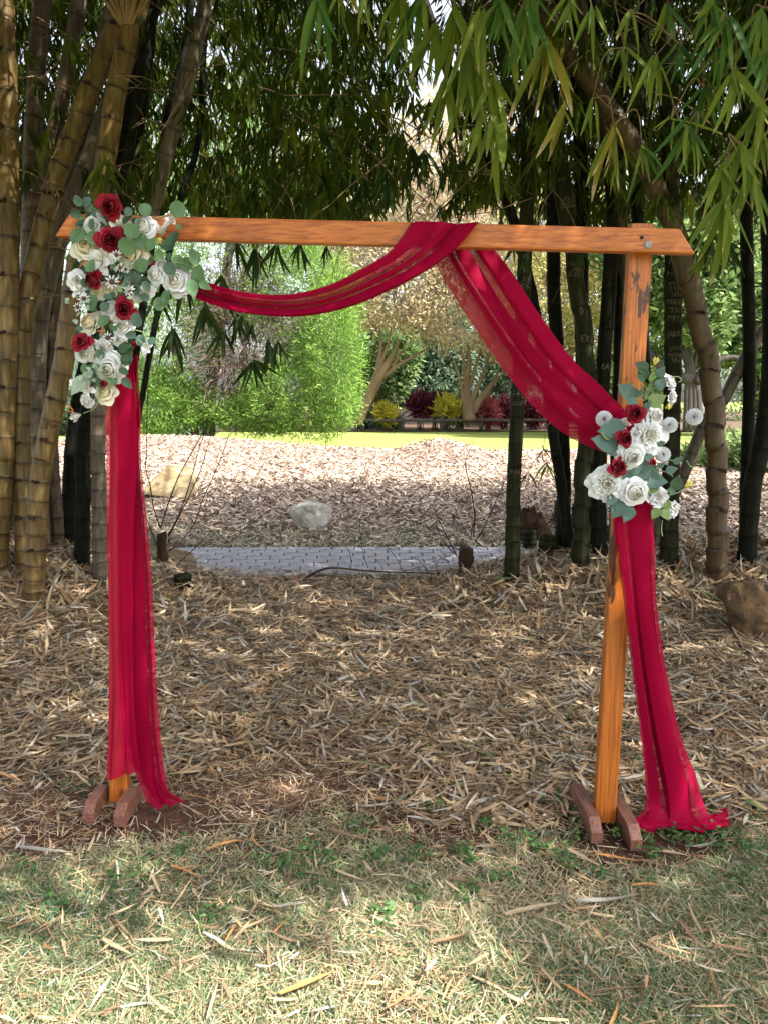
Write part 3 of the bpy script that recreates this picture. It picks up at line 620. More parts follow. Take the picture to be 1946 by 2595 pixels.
# cut stumps of old culms
def cut_stump(u, v, w, h, label, seed, Y=None):
    g = ground_at(u, v) if Y is None else P(u, v, Y); r = w / F * g.y / 2; hh = h / F * g.y; rr = random.Random(seed)
    t = thing('cut_bamboo_stump', g, label, 'stump', 'sawn-off bamboo stumps'); mb = MB(); pts = []; rad = []; at_ = []
    k = max(2, int(hh / .055)); z = -.04
    lean = Vector((rr.uniform(-.1, .1), rr.uniform(-.1, .1), 1))
    for i in range(k + 1):
        for dz, s, a in ((0, 1.0, 1), (.004, 1.07, .4), (.02, 1.03, 0), (.04, .99, 0)):
            zz = i * (hh + .04) / (k + 1) + dz * (hh + .04) / (k + 1) / .055; pts.append(g + lean * (zz - .04)); rad.append(r * s * rr.uniform(.99, 1.01)); at_.append(a)
    v_, f_ = tube(pts, rad, 14, False); n = len(pts)
    top = n * 14; ii = [(n - 1) * 14 + j for j in range(14)]
    v_ = list(v_); c = Vector(pts[-1]); 
    for sc_, dz in ((.78, .002), (.72, -.05)):
        for j in ii[:14]:
            q = Vector(v_[j]); v_.append(tuple(c + (q - c) * sc_ + Vector((0, 0, dz))))
    for j in range(14):
        j2 = (j + 1) % 14; f_.append([ii[j], ii[j2], top + j2, top + j]); f_.append([top + j, top + j2, top + 14 + j2, top + 14 + j])
    f_.append([top + 14 + j for j in range(14)])
    mb.add(v_, f_, list(np.repeat(at_, 14)) + [0] * 28); mb.build('stem', M['culm_olive'], t, True, 'ring')
cut_stump(1342, 1395, 36, 55, 'cut stump of green bamboo left of the taller pair by the root mass', 1)
cut_stump(1382, 1425, 46, 75, 'tallest of the three cut bamboo stumps left of the right drape', 2)
cut_stump(1298, 1450, 44, 34, 'lowest green cut stump beside the leftmost culm', 3)
cut_stump(1524, 1405, 44, 75, 'green cut stump with scratched letters touching the right post', 4)
cut_stump(1420, 1385, 32, 60, 'narrow cut stump behind the tallest one', 5)
cut_stump(1465, 1410, 50, 35, 'wide low cut stump under the crooked culm', 6)
cut_stump(466, 1495, 44, 46, 'short dark mossy stump in the litter right of the left drape', 8)
# fibrous root masses
def rootmass(u, v, w, h, seed, label):
    g = ground_at(u, v); rr = np.random.default_rng(seed); s = g.y / F
    t = thing('root_mass', g, label, 'root mass'); mb = MB()
    bm = bmesh.new(); bmesh.ops.create_icosphere(bm, subdivisions=4, radius=1)
    for q in bm.verts:
        n = mnoise.fractal(q.co * 2.2 + Vector((seed, 0, 0)), 1, 2, 4); n2 = mnoise.noise(q.co * 7 + Vector((0, seed, 0)))
        q.co = Vector((q.co.x * w * s / 2, q.co.y * w * s / 2.4, q.co.z * h * s)) * (1 + .28 * n + .10 * n2)
    me = bpy.data.meshes.new('clod'); bm.to_mesh(me); bm.free(); link('clod', me, M['rootm'], t, True)
    N = 160; a = rr.random(N) * 6.28; el = rr.random(N) * 1.4
    p = np.stack([np.cos(a) * np.cos(el) * w * s / 2, np.sin(a) * np.cos(el) * w * s / 2.4, np.sin(el) * h * s], -1) * .92 + np.array(g)
    d = unit(p - np.array(g) + rr.normal(size=(N, 3)) * .1)
    o = leafmesh('fibres', p, d, rr.normal(size=(N, 3)), rr.uniform(.04, .12, N), rr.uniform(.004, .02, N), rr.uniform(-.4, .8, N), M['rootm'], t, kind='stuff')
M['rootm'] = noise_mat("dead_root_fibre", [(0.012, 0.007, 0.004), (0.05, 0.026, 0.013), (0.12, 0.065, 0.03)], 14, (1, 1, .4), rough=0.95, bump=0.9, bdist=.03)
rootmass(1340, 1370, 105, 78, 3, 'brown fibrous root mass between the leftmost culm and the cut stumps')
rootmass(1905, 1400, 110, 30, 5, 'low dark root mass under the black culms at the right edge')
rootmass(1420, 1330, 40, 70, 7, 'dark upright clod between culms behind the cut stumps')

# ------------------------------------------------------------------ bamboo canopy (a mass of leaves nobody could count)
def sprays(N, fx, per=7, Lr=(.14, .24), spread=.55, Wf=.125):
    """cluster nodes -> leaves hanging in fans"""
    c = fx(N); N = len(c); fan = unit(np.stack([rng.normal(size=N), rng.normal(size=N) * .6, np.zeros(N)], -1))
    main = unit(np.stack([rng.normal(size=N) * .28, rng.normal(size=N) * .28, -np.ones(N)], -1))
    a = np.linspace(-1, 1, per)[None, :] * spread * rng.uniform(.6, 1.4, N)[:, None] + rng.normal(size=(N, per)) * .12
    d = main[:, None] * np.cos(a)[..., None] + fan[:, None] * np.sin(a)[..., None] + rng.normal(size=(N, per, 3)) * .08
    p = np.repeat(c[:, None], per, 1) + rng.normal(size=(N, per, 3)) * .018
    n = np.cross(main, fan)[:, None] + rng.normal(size=(N, per, 3)) * .5
    L = rng.uniform(*Lr, (N, per)) * (1 - .25 * np.abs(np.linspace(-1, 1, per)))[None]
    r = np.clip(np.repeat(rng.random(N)[:, None] * .6, per, 1) + rng.random((N, per)) * .4, 0, 1)
    return p.reshape(-1, 3), d.reshape(-1, 3), n.reshape(-1, 3), L.ravel(), L.ravel() * Wf, r.ravel()
def v_of(p):  # image row of points (vectorised)
    dz = p[:, 2] - CAMH; y = p[:, 1]; c, s = math.cos(TH), math.sin(TH)
    return CY - F * (dz * c + y * s) / (y * c - dz * s), CX + F * p[:, 0] / (y * c - dz * s)
def low_edge(x):
    """height of the lowest leaf nodes of the canopy, by x"""
    return 2.98 + 0.10 * np.sin(x * 2.3) + 0.08 * np.sin(x * 6.1 + 1) - 0.12 * np.exp(-((x + 1.6) / .8) ** 2)
def mid(n):
    y = rng.uniform(4.9, 9.6, n); x = rng.uniform(-6.5, 7.5, n); t = rng.random(n)
    z = low_edge(x) + .34 * (y - 5.2) * .5 + t ** 1.15 * 3.6
    k = np.ones(n)
    gap = np.exp(-((x - .22 - .02 * y) / (.17 + .018 * y)) ** 2)
    k -= .93 * gap * (z > 2.6)
    k *= np.where((x > 1.3) & (z < 2.9 + .1 * y), .6, 1)
    k *= np.where((x < -1.0) & (y < 6.7), .16, 1); k *= np.where((x > 1.1) & (y < 6.0), .55, 1)
    m = rng.random(n) < k; return np.stack([x, y, z], -1)[m]
p, d, n, L, W, r = sprays(23000, mid)
tag(leafmesh('bamboo_foliage', p, d, n, L, W, .12, M['canopy'], prof=(.3, 1, .75, .03), rnd=r, kind='stuff'),
    'dark hanging curtain of narrow bamboo leaves behind the beam', 'bamboo foliage')
def over(n):
    y = rng.uniform(-0.9, 5.4, n); x = rng.uniform(-6.5, 12, n); z = rng.uniform(0, 3.6, n) + np.maximum(3.35, 2.05 + .475 * np.maximum(y, 0))
    m = (y > 2.25 - .375 * z - .6 * sst(.1, .7, x - .65 * z) + .16 * np.sin(x * 2.7) + .12 * np.sin(x * 6.1)); return np.stack([x, y, z], -1)[m]  # leaves above the view; front edge cut to place the shadow line on the grass
p, d, n, L, W, r = sprays(36000, over, per=6, Lr=(.2, .3))
tag(leafmesh('bamboo_foliage', p, d, n, L, W, .15, M['canopy'], prof=(.3, 1, .03), rnd=r, kind='stuff'),
    'unseen roof of bamboo leaves overhead, shaped to shade the arch and litter', 'bamboo foliage')
def far(n):
    y = rng.uniform(5.4, 10.2, n); x = np.where(rng.random(n) < .5, rng.uniform(-9, -1.2, n), rng.uniform(2, 12, n)); z = rng.uniform(5.5, 8.5, n)  # extent and density set for the shade thrown on the near mulch
    return np.stack([x, y, z], -1)
p, d, n, L, W, r = sprays(15000, far, per=6, Lr=(.2, .3))
tag(leafmesh('bamboo_foliage', p, d, n, L, W, .15, M['canopy'], prof=(.3, 1, .03), rnd=r, kind='stuff'),
    'high tops of the bamboo clumps, spread and thickened to shade the mulch bed', 'bamboo foliage')
# wispy twigs inside the canopy
mb = MB()
for i in range(190):
    y = random.uniform(5.0, 7.5); x = random.uniform(-4, 4.2); z = random.uniform(3.0, 5.2) if abs(x - .4) > .7 else random.uniform(2.9, 3.6)
    p0 = Vector((x, y, z)); d0 = Vector((random.gauss(0, 1), random.gauss(0, .4), random.gauss(-.1, .6))).normalized(); w_ = [p0]
    for k in range(7):
        d0 = (d0 + Vector((random.gauss(0, .12), random.gauss(0, .1), random.gauss(-.07, .12)))).normalized(); w_.append(w_[-1] + d0 * random.uniform(.1, .2))
    mb.tube(w_, list(np.linspace(.0045, .0015, 8)), 4)
o = mb.build('bamboo_twigs', M['twig'], None); tag(o, 'tangle of thin bare bamboo twigs among the hanging leaves', 'twigs', kind='stuff')

# ------------------------------------------------------------------ nearer leafy branches, leaf by leaf
def long_leaf_mesh(bend, seed, mat):
    """unit length along +Y, crease down the middle, bends towards -Z"""
    r = random.Random(seed); st = [0, .06, .2, .4, .6, .8, .93, 1]; wd = [.14, .5, .92, 1, .88, .6, .3, .02]
    v = []; f = []; sw = r.uniform(-.04, .04)
    for s, w_ in zip(st, wd):
        z = -bend * s * s; x = sw * math.sin(s * 3); hw = .044 * w_
        v += [(x - hw, s, z + .018 * w_), (x, s, z), (x + hw, s, z + .018 * w_)]
    for i in range(len(st) - 1):
        a = i * 3; f += [[a, a + 1, a + 4, a + 3], [a + 1, a + 2, a + 5, a + 4]]
    me = np_mesh('leaf', v, f); me.materials.append(M[mat]); me.polygons.foreach_set("use_smooth", [True] * len(f)); return me
LM = {m: [long_leaf_mesh(b, i, m) for i, b in enumerate((.05, .15, .28, -.05))] for m in ('bl_green', 'bl_lime', 'bl_yellow', 'bl_dark')}
def place_leaf(me, base, d, nrm, L, parent, wscale=1.0, name='leaf'):
    d = Vector(d).normalized(); nrm = Vector(nrm); z = (nrm - d * nrm.dot(d)).normalized(); x = d.cross(z)
    m = Matrix((x, d, z)).transposed().to_4x4()
    o = bpy.data.objects.new(name, me); COL.objects.link(o); o.parent = parent
    o.matrix_local = Matrix.Translation(Vector(base) - rootloc(parent)) @ m @ Matrix.Diagonal((L * wscale, L, L, 1)); return o
def branch(clusters, stem_from, label, group, name='bamboo_branch', twigr=.003):
    """clusters: (u, v, n, Lpx, material, Y, spread). stem_from: (u,v,Y) above the frame"""
    s0 = P(*stem_from); t = thing(name, s0, label, 'bamboo branch', group); mb = MB()
    nodes = [P(c[0], c[1], c[5]) for c in clusters]
    order = sorted(range(len(nodes)), key=lambda i: (nodes[i] - s0).length); prev = [s0]
    for i in order:
        q = nodes[i]; b = min(prev, key=lambda a: (a - q).length + (0.0 if a.z > q.z else .3)); mid_ = b.lerp(q, .5) + Vector((random.gauss(0, .03), random.gauss(0, .03), .04 + random.random() * .05))
        pp = catmull([b, mid_, q], 4); mb.tube([Vector(a) for a in pp], list(np.linspace(twigr, twigr * .6, len(pp))), 5); prev.append(q)
    mb.build('twig', M['twig'], t)
    for (u, v, n, Lp, mk, Y, spd), q in zip(clusters, nodes):
        base_a = random.uniform(-.15, .15)
        n = n + (2 if name == 'bamboo_branch' and Y < 4 else 1)
        for k in range(n):
            a = base_a + (k / (n - 1) * 2 - 1) * spd * random.uniform(.8, 1.15) if n > 1 else base_a
            dy = random.gauss(-.05, .3); d = Vector((math.sin(a), dy, -math.cos(a))).normalized()
            L = Lp / F * Y * random.uniform(.6, 1.15); mm = random.choice(LM[mk] if random.random() < .8 else LM['bl_lime' if mk != 'bl_dark' else 'bl_dark'])
            place_leaf(mm, q + Vector((random.gauss(0, .006), random.gauss(0, .006), random.gauss(0, .008))), d, Vector((random.gauss(0, .4), -1, .25 + random.gauss(0, .3))), L, t, random.uniform(.95, 1.35))
    return t
NG = 'leafy bamboo branches hanging in front on the right'; g_, l_, y_, k_ = 'bl_green', 'bl_lime', 'bl_yellow', 'bl_dark'
branch([(1385, 97, 5, 170, y_, 3.0, .45), (1427, 257, 3, 150, y_, 3.0, .4), (1310, 40, 5, 150, g_, 3.0, .5), (1350, -20, 5, 150, g_, 3.0, .6)], (1400, -150, 3.0), 'branch with long yellowing leaves over the culms right of centre', NG)
branch([(1554, 316, 6, 155, y_, 2.95, .5), (1626, 371, 4, 120, g_, 3.1, .5), (1500, 250, 2, 90, l_, 3.0, .3), (1580, 120, 3, 110, l_, 3.1, .6)], (1520, -120, 3.1), 'branch ending in a yellow green fan just above the right post', NG)
branch([(1659, 143, 6, 135, l_, 2.9, .55), (1723, 114, 5, 110, g_, 2.9, .7), (1600, 30, 4, 110, l_, 2.9, .6), (1690, 10, 4, 110, g_, 3.0, .6)], (1680, -150, 2.9), 'branch of short green leaves at the top between the culms', NG)
branch([(1744, 312, 7, 140, g_, 2.8, .9), (1700, 300, 3, 70, l_, 2.8, 1.2), (1760, 350, 3, 120, l_, 2.8, .5), (1780, 220, 4, 120, g_, 2.9, .7)], (1800, -120, 2.8), 'dark green star-shaped spray above the end of the beam', NG)
branch([(1837, 506, 7, 185, l_, 2.75, .6), (1830, 420, 4, 120, l_, 2.75, .5), (1879, 371, 6, 160, l_, 2.75, .75), (1900, 440, 4, 150, l_, 2.75, .5)], (1900, 150, 2.75), 'lowest branch with pale lime leaves drooping past the beam end', NG)
branch([(1841, 46, 7, 150, g_, 2.7, .8), (1800, 0, 5, 130, g_, 2.7, .8), (1862, 177, 5, 140, l_, 2.7, .6), (1820, 120, 4, 130, g_, 2.8, .6)], (1850, -150, 2.7), 'big green leaf cluster in the upper right corner', NG)
branch([(1938, 139, 7, 150, g_, 2.7, .8), (1935, 20, 6, 140, g_, 2.7, .8), (1930, 260, 5, 150, l_, 2.7, .6), (1900, 90, 4, 130, l_, 2.8, .6), (1940, 340, 5, 140, l_, 2.8, .7)], (1960, -120, 2.7), 'branch of overlapping leaves cut by the right edge', NG)
branch([(1246, 190, 6, 160, l_, 3.1, .5), (1259, 275, 4, 190, l_, 3.1, .35), (1207, 181, 6, 165, l_, 3.1, .5), (1224, 291, 3, 120, l_, 3.1, .6), (1180, 100, 6, 160, l_, 3.1, .5)], (1230, -150, 3.1), 'branch with long speckled leaves hanging right of the sky gap', NG)
branch([(1127, 202, 5, 165, l_, 3.15, .45), (1148, 25, 6, 160, l_, 3.15, .5), (1068, -10, 6, 170, g_, 3.2, .4), (1100, 60, 5, 150, l_, 3.2, .5), (1010, -20, 6, 130, l_, 3.2, .5)], (1110, -160, 3.2), 'branch with grey green leaves hanging beside the sky gap', NG)
branch([(1270, -10, 7, 160, g_, 2.9, .7), (1220, 20, 5, 160, l_, 2.9, .5), (1330, 10, 5, 120, g_, 2.9, .5), (1440, 0, 5, 90, l_, 2.9, .6), (1500, 20, 4, 100, l_, 2.9, .6)], (1300, -180, 2.9), 'dense leafy branch along the top edge right of centre', NG)
branch([(807, -6, 4, 150, g_, 2.8, .45), (860, -20, 3, 90, g_, 2.8, .4), (893, -8, 3, 60, y_, 2.8, .5), (920, -10, 3, 70, l_, 2.8, .4)], (850, -160, 2.8), 'three broad green leaves hanging from the top left of centre', NG)
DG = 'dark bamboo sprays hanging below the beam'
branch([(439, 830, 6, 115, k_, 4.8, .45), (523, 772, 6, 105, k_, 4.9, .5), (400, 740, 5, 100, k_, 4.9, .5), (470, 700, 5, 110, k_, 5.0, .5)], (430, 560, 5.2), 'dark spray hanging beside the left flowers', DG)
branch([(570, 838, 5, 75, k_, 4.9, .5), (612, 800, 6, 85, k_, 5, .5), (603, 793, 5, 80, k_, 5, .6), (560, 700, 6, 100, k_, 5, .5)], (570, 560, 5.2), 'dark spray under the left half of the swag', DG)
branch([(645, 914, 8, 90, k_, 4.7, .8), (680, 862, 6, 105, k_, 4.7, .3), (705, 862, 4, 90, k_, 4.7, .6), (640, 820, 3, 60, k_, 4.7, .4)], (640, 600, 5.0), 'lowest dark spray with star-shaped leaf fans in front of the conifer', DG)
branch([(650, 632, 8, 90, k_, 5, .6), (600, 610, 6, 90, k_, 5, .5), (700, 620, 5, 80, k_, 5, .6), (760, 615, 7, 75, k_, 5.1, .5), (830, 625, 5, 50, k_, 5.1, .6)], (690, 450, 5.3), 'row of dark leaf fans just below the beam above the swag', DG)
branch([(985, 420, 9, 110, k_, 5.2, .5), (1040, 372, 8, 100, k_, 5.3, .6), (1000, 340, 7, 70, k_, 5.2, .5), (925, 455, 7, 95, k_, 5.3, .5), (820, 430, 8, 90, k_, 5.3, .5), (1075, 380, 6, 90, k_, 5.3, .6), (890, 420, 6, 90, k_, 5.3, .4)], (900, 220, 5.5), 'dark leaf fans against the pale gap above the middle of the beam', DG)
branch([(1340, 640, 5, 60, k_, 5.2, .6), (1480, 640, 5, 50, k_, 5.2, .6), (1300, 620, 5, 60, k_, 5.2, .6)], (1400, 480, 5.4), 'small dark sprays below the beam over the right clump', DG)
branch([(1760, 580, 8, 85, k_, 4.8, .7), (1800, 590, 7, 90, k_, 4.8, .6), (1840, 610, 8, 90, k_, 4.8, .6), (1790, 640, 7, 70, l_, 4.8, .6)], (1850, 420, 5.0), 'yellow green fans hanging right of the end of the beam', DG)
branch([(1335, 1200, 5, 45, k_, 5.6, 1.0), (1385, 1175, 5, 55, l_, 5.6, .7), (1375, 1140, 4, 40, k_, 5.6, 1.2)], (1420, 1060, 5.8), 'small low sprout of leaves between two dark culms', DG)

# ------------------------------------------------------------------ the arch
DL, DR = 2.86, 2.71
arch = thing('wedding_arch', (P(915, 2060, 2.8).x, 2.8, 0), 'orange stained timber wedding arch standing on four short foot blocks', 'arch')
def bevelbox(name, corners8, mat, parent, bev=.006, attrf=None, subdiv=0):
    """corners8: 4 front + 4 back (same order)"""
    v = [Vector(c) - rootloc(parent) for c in corners8]; n = len(v) // 2
    f = [list(range(n))[::-1], list(range(n, 2 * n))] + [[i, (i + 1) % n, n + (i + 1) % n, n + i] for i in range(n)]
    bm = bmesh.new(); vs = [bm.verts.new(a) for a in v]
    for q in f: bm.faces.new([vs[i] for i in q])
    bmesh.ops.recalc_face_normals(bm, faces=bm.faces)
    bmesh.ops.bevel(bm, geom=list(bm.edges), offset=bev, segments=2, affect='EDGES', profile=.6)
    if subdiv: bmesh.ops.subdivide_edges(bm, edges=[e for e in bm.edges if e.calc_length() > .3], cuts=subdiv)
    me = bpy.data.meshes.new(name); bm.to_mesh(me); bm.free()
    if attrf: fattr(me, 'scorch', [attrf(q.co + rootloc(parent)) for q in me.vertices], 'POINT')
    return link(name, me, M[mat], parent)
def yd(u): return DL + (DR - DL) * (u - 300) / (1530 - 300)
yf = lambda u: yd(u) - .048
fr = [P(138, 599, yf(138)), P(1762, 643, yf(1762)), P(1724, 590, yd(1724)), P(1170, 577, yd(1170)), P(470, 560, yd(470)), P(182, 556, yd(182))]
# one straight timber
A, B = fr[0], fr[1]; hgt = .079
def on_line(u):
    t = (u - 138) / (1762 - 138); q = A.lerp(B, t); return q
frc = [A, B, on_line(1722) + Vector((0, 0, hgt)), on_line(182) + Vector((0, 0, hgt))]
ndir = Vector((-(B - A).y, (B - A).x, 0)).normalized(); bk = ndir * .045
off = Vector((0, 0, 0))
bevelbox('beam', [p + off for p in frc] + [p + bk + off for p in frc], 'wood_x', arch, .007)
def post(ub, vb, ut, vt, Yb, Yt, wpx, name='post', attrf=None):
    b = P(ub, vb, Yb); t_ = P(ut, vt, Yt); b.z = 0.016; w_ = wpx / F * Yb / 2; e = Vector((w_, 0, 0)); k = Vector((0, .045, 0))
    return bevelbox(name, [b - e, b + e, t_ + e, t_ - e, b - e + k, b + e + k, t_ + e + k, t_ - e + k], 'wood_z', arch, .006, attrf, 24)
post(300, 2035, 304, 556, DL, DL, 50)
def scor(p):
    d = abs(p.z - 1.88) / .22; e = abs(p.z - 1.02) / .22; xl = (p.x - P(1612, 700, DR).x)
    return max(0, 1.0 - .8 * d * d - abs(p.x - P(1625, 740, DR).x) * 3, (.95 - .5 * e * e - max(0, (p.x - P(1555, 1400, DR).x)) * 22) if e < 1.3 else 0, .35 - 2 * abs(p.z - 1.6))
post(1533, 2090, 1629, 565, DR, DR + .0, 57, attrf=scor)
def foot(u, v, Yf, Yb, h):
    f0 = G(u, v); w_ = .043; x0 = f0.x; L = Yb - Yf
    prof = [(0, 0), (0, .045), (.05, h), (L - .05, h), (L, .045), (L, 0)]
    v_ = [Vector((x0 - w_ / 2, Yf + a, b + .004)) for a, b in prof] + [Vector((x0 + w_ / 2, Yf + a, b + .004)) for a, b in prof]
    bevelbox('foot_block', v_, 'wood_foot', arch, .004)
foot(225, 2091, G(225, 2091).y, 2.94, .075); foot(303, 2100, G(303, 2100).y, 2.93, .075)
foot(1511, 2142, G(1511, 2142).y, 2.94, .080); foot(1611, 2161, G(1611, 2161).y, 2.93, .080)
def disc(c, r, h, mat, name, parent, dish=0):
    mb = MB(); mb.tube([c, c + Vector((0, -h * .6, 0)), c + Vector((0, -h, 0))], [r, r, r * .85], 20); return mb.build(name, M[mat], parent, False)
yb = yd(1640) - .048
disc(P(1641, 620, yb), .0125, .006, 'bolt', 'bolt_head', arch)
disc(P(1625, 602, yb), .006, .0012, 'hole', 'screw_hole', arch)
disc(P(315, 590, yd(315) - .048), .0125, .006, 'bolt', 'bolt_head', arch)
mb = MB(); c = P(302, 2075, G(298, 2100).y + .02); mb.tube([c, c + Vector((0, -.003, 0))], [.004, .004], 8); mb.build('screw_hole', M['hole'], arch)

# ------------------------------------------------------------------ chiffon
def ribbon(name, rows, folds, parent, per=10, cols=150, seed=0, depth=.03, amp=1.0, hem=None):
    """rows: (uL,vL,uR,vR,YL,YR). folds: list of (n, A) sine pleats"""
    r = random.Random(seed); pr = catmull([np.array(list(P(a[0], a[1], a[4])) + list(P(a[2], a[3], a[5])) + [a[6] if len(a) > 6 else 1.0]) for a in rows], per)
    # folds = list of bands (end at the start of the cloth, end at its far end, layers): the cloth runs to and fro inside a band
    def walk(t):
        ku = [0.0]; a0 = 0.0; rq = random.Random(seed + 5)
        for (e0, e1, lay) in folds:
            e = e0 + (e1 - e0) * t; wd = e - a0
            if lay == 1: ku += [a0 + wd * .5, e]
            else:
                for l in range((lay - 1) // 2):
                    ku += [e - wd * rq.uniform(0, .06), a0 + wd * rq.uniform(.0, .12)]
                ku.append(e)
            a0 = e
        return np.array(ku)
    k0 = walk(0); K = len(k0) - 1; dd_ = np.abs(np.diff(k0)) + .03; kx = np.concatenate([[0], np.cumsum(dd_)]); kx /= kx[-1]
    dA = np.array([r.uniform(-1, 1) for _ in range(K + 1)]); S = len(pr); w_ = np.linspace(0, 1, cols); V = np.zeros((S, cols, 3))
    ker = np.hanning(9); ker /= ker.sum()
    def smooth(a): return np.convolve(np.pad(a, 4, mode='edge'), ker, 'valid')
    for i, q in enumerate(pr):
        s = i / (S - 1); Lp, Rp, fa = q[:3], q[3:6], q[6]
        ku = walk(s); ku = ku * fa + kx * (1 - fa)
        u = smooth(np.interp(w_, kx, ku))
        dz = smooth(np.interp(w_, kx, dA)) * depth * (.5 + .5 * fa) + .55 * depth * np.sin(w_ * 15 + 2.5 * s + 1.2 * np.sin(4 * s)) + .04 * depth * np.sin(w_ * 47 + 5 * s + 2 * np.sin(9 * s))
        lo, hi = u.min(), u.max(); u = (u - lo) / (hi - lo)
        pt = Lp[None] + (Rp - Lp)[None] * u[:, None]
        pt[:, 1] += dz + depth * .25 * np.sin(11 * s + w_ * 9)
        V[i] = pt
    if hem is not None: V = hem(V)
    V[..., 2] = np.maximum(V[..., 2], .016 + .016 * np.abs(np.sin(np.arange(cols) * .085 + seed))[None] + .010 * np.abs(np.sin(np.arange(S) * .9))[:, None])
    ii = np.arange(cols - 1)[None] + np.arange(S - 1)[:, None] * cols
    f = np.stack([ii, ii + 1, ii + 1 + cols, ii + cols], -1).reshape(-1, 4)
    me = np_mesh(name, V.reshape(-1, 3), f, rootloc(parent)); return link(name, me, M['chiffon'], parent, True)
vq = 1.173
def vw(*rows): return [(a[0] * vq, a[1] * vq, a[2] * vq, a[3] * vq, a[4], a[5]) + tuple(a[6:]) for a in rows]
drl = thing('fabric_drape', (P(310, 2000, 2.875).x, 2.875, 0), 'crimson chiffon panel hanging over the left post from the flowers', 'drape', 'crimson chiffon drapes')
ribbon('front_layer', vw((236, 790, 288, 765, 2.785, 2.785), (229, 880, 296, 880, 2.775, 2.785), (230, 1000, 300, 1000, 2.775, 2.785), (232, 1100, 292, 1100, 2.775, 2.785), (235, 1300, 288, 1300, 2.785, 2.795), (236, 1450, 290, 1450, 2.785, 2.795),
                         (234, 1580, 298, 1580, 2.785, 2.795, .7), (232, 1640, 304, 1630, 2.785, 2.795, .45), (232, 1687, 307, 1664, 2.785, 2.795, .2)), [(.25, .28, 1), (1, 1, 3)], drl, seed=3, depth=.012, per=8)
ribbon('back_layer', vw((250, 790, 297, 765, 2.815, 2.815), (262, 880, 305, 880, 2.815, 2.815), (262, 1000, 308, 1000, 2.815, 2.815), (262, 1100, 318, 1100, 2.815, 2.815), (266, 1250, 330, 1250, 2.815, 2.815), (268, 1400, 337, 1400, 2.815, 2.815), (272, 1550, 346, 1550, 2.825, 2.815),
                        (280, 1640, 356, 1640, 2.825, 2.815, .9), (293, 1678, 366, 1700, 2.825, 2.805, .7), (318, 1738, 392, 1722, 2.815, 2.825, .5), (330, 1754, 402, 1735, 2.795, 2.835, .3)), [(.80, .72, 5), (1, 1, 1)], drl, seed=5, depth=.014, per=8)
drs = thing('fabric_drape', (P(1500, 2000, 2.680).x, 2.680, 0), 'long crimson chiffon swag looped over the beam and trailing down the right post', 'drape', 'crimson chiffon drapes')
ribbon('swag', vw((318, 556, 330, 590, 2.830, 2.830), (360, 572, 362, 610, 2.820, 2.820), (412, 595, 400, 632, 2.810, 2.800), (455, 611, 450, 655, 2.800, 2.790), (530, 631, 530, 676, 2.790, 2.770), (620, 636, 640, 683, 2.780, 2.760), (705, 617, 745, 665, 2.770, 2.750), (775, 583, 850, 622, 2.725, 2.715), (835, 546, 935, 574, 2.700, 2.690),
                  (866, 512, 992, 530, 2.695, 2.665), (884, 484, 1026, 488, 2.695, 2.665), (888, 480, 1030, 484, 2.72, 2.70), (892, 484, 1034, 487, 2.80, 2.785)), [(.16, .46, 5), (.34, .50, 1), (.50, .70, 5), (.56, .74, 1), (1, 1, 5)], drs, seed=11, depth=.022, per=8, cols=190)
ribbon('falling_swag', vw((925, 490, 1035, 492, 2.880, 2.860), (935, 540, 1062, 536, 2.880, 2.860), (958, 597, 1100, 585, 2.850, 2.830), (1010, 680, 1165, 684, 2.810, 2.790), (1085, 790, 1232, 773, 2.770, 2.750), (1165, 887, 1290, 828, 2.730, 2.710), (1240, 948, 1345, 885, 2.690, 2.680), (1325, 985, 1370, 930, 2.670, 2.670)),
       [(.20, .22, 1), (.32, .36, 3), (.60, .66, 5), (.68, .70, 1), (1, 1, 5)], drs, seed=23, depth=.03, per=9, cols=190)
ribbon('tail', vw((1322, 1060, 1405, 1055, 2.630, 2.630), (1320, 1100, 1409, 1090, 2.630, 2.630), (1326, 1160, 1411, 1160, 2.630, 2.630), (1345, 1300, 1416, 1300, 2.640, 2.640), (1362, 1450, 1438, 1450, 2.680, 2.680), (1380, 1590, 1470, 1590, 2.710, 2.710),
                  (1390, 1680, 1500, 1670, 2.730, 2.730), (1393, 1728, 1516, 1728, 2.730, 2.730, .95), (1388, 1752, 1528, 1755, 2.710, 2.710, .9), (1374, 1764, 1548, 1776, 2.690, 2.690, .85), (1366, 1774, 1572, 1800, 2.660, 2.660, .8), (1388, 1794, 1566, 1816, 2.630, 2.79, .7)), [(.30, .26, 3), (.96, .72, 5), (1, 1, 1)], drs, seed=31, depth=.026, per=8, cols=170)

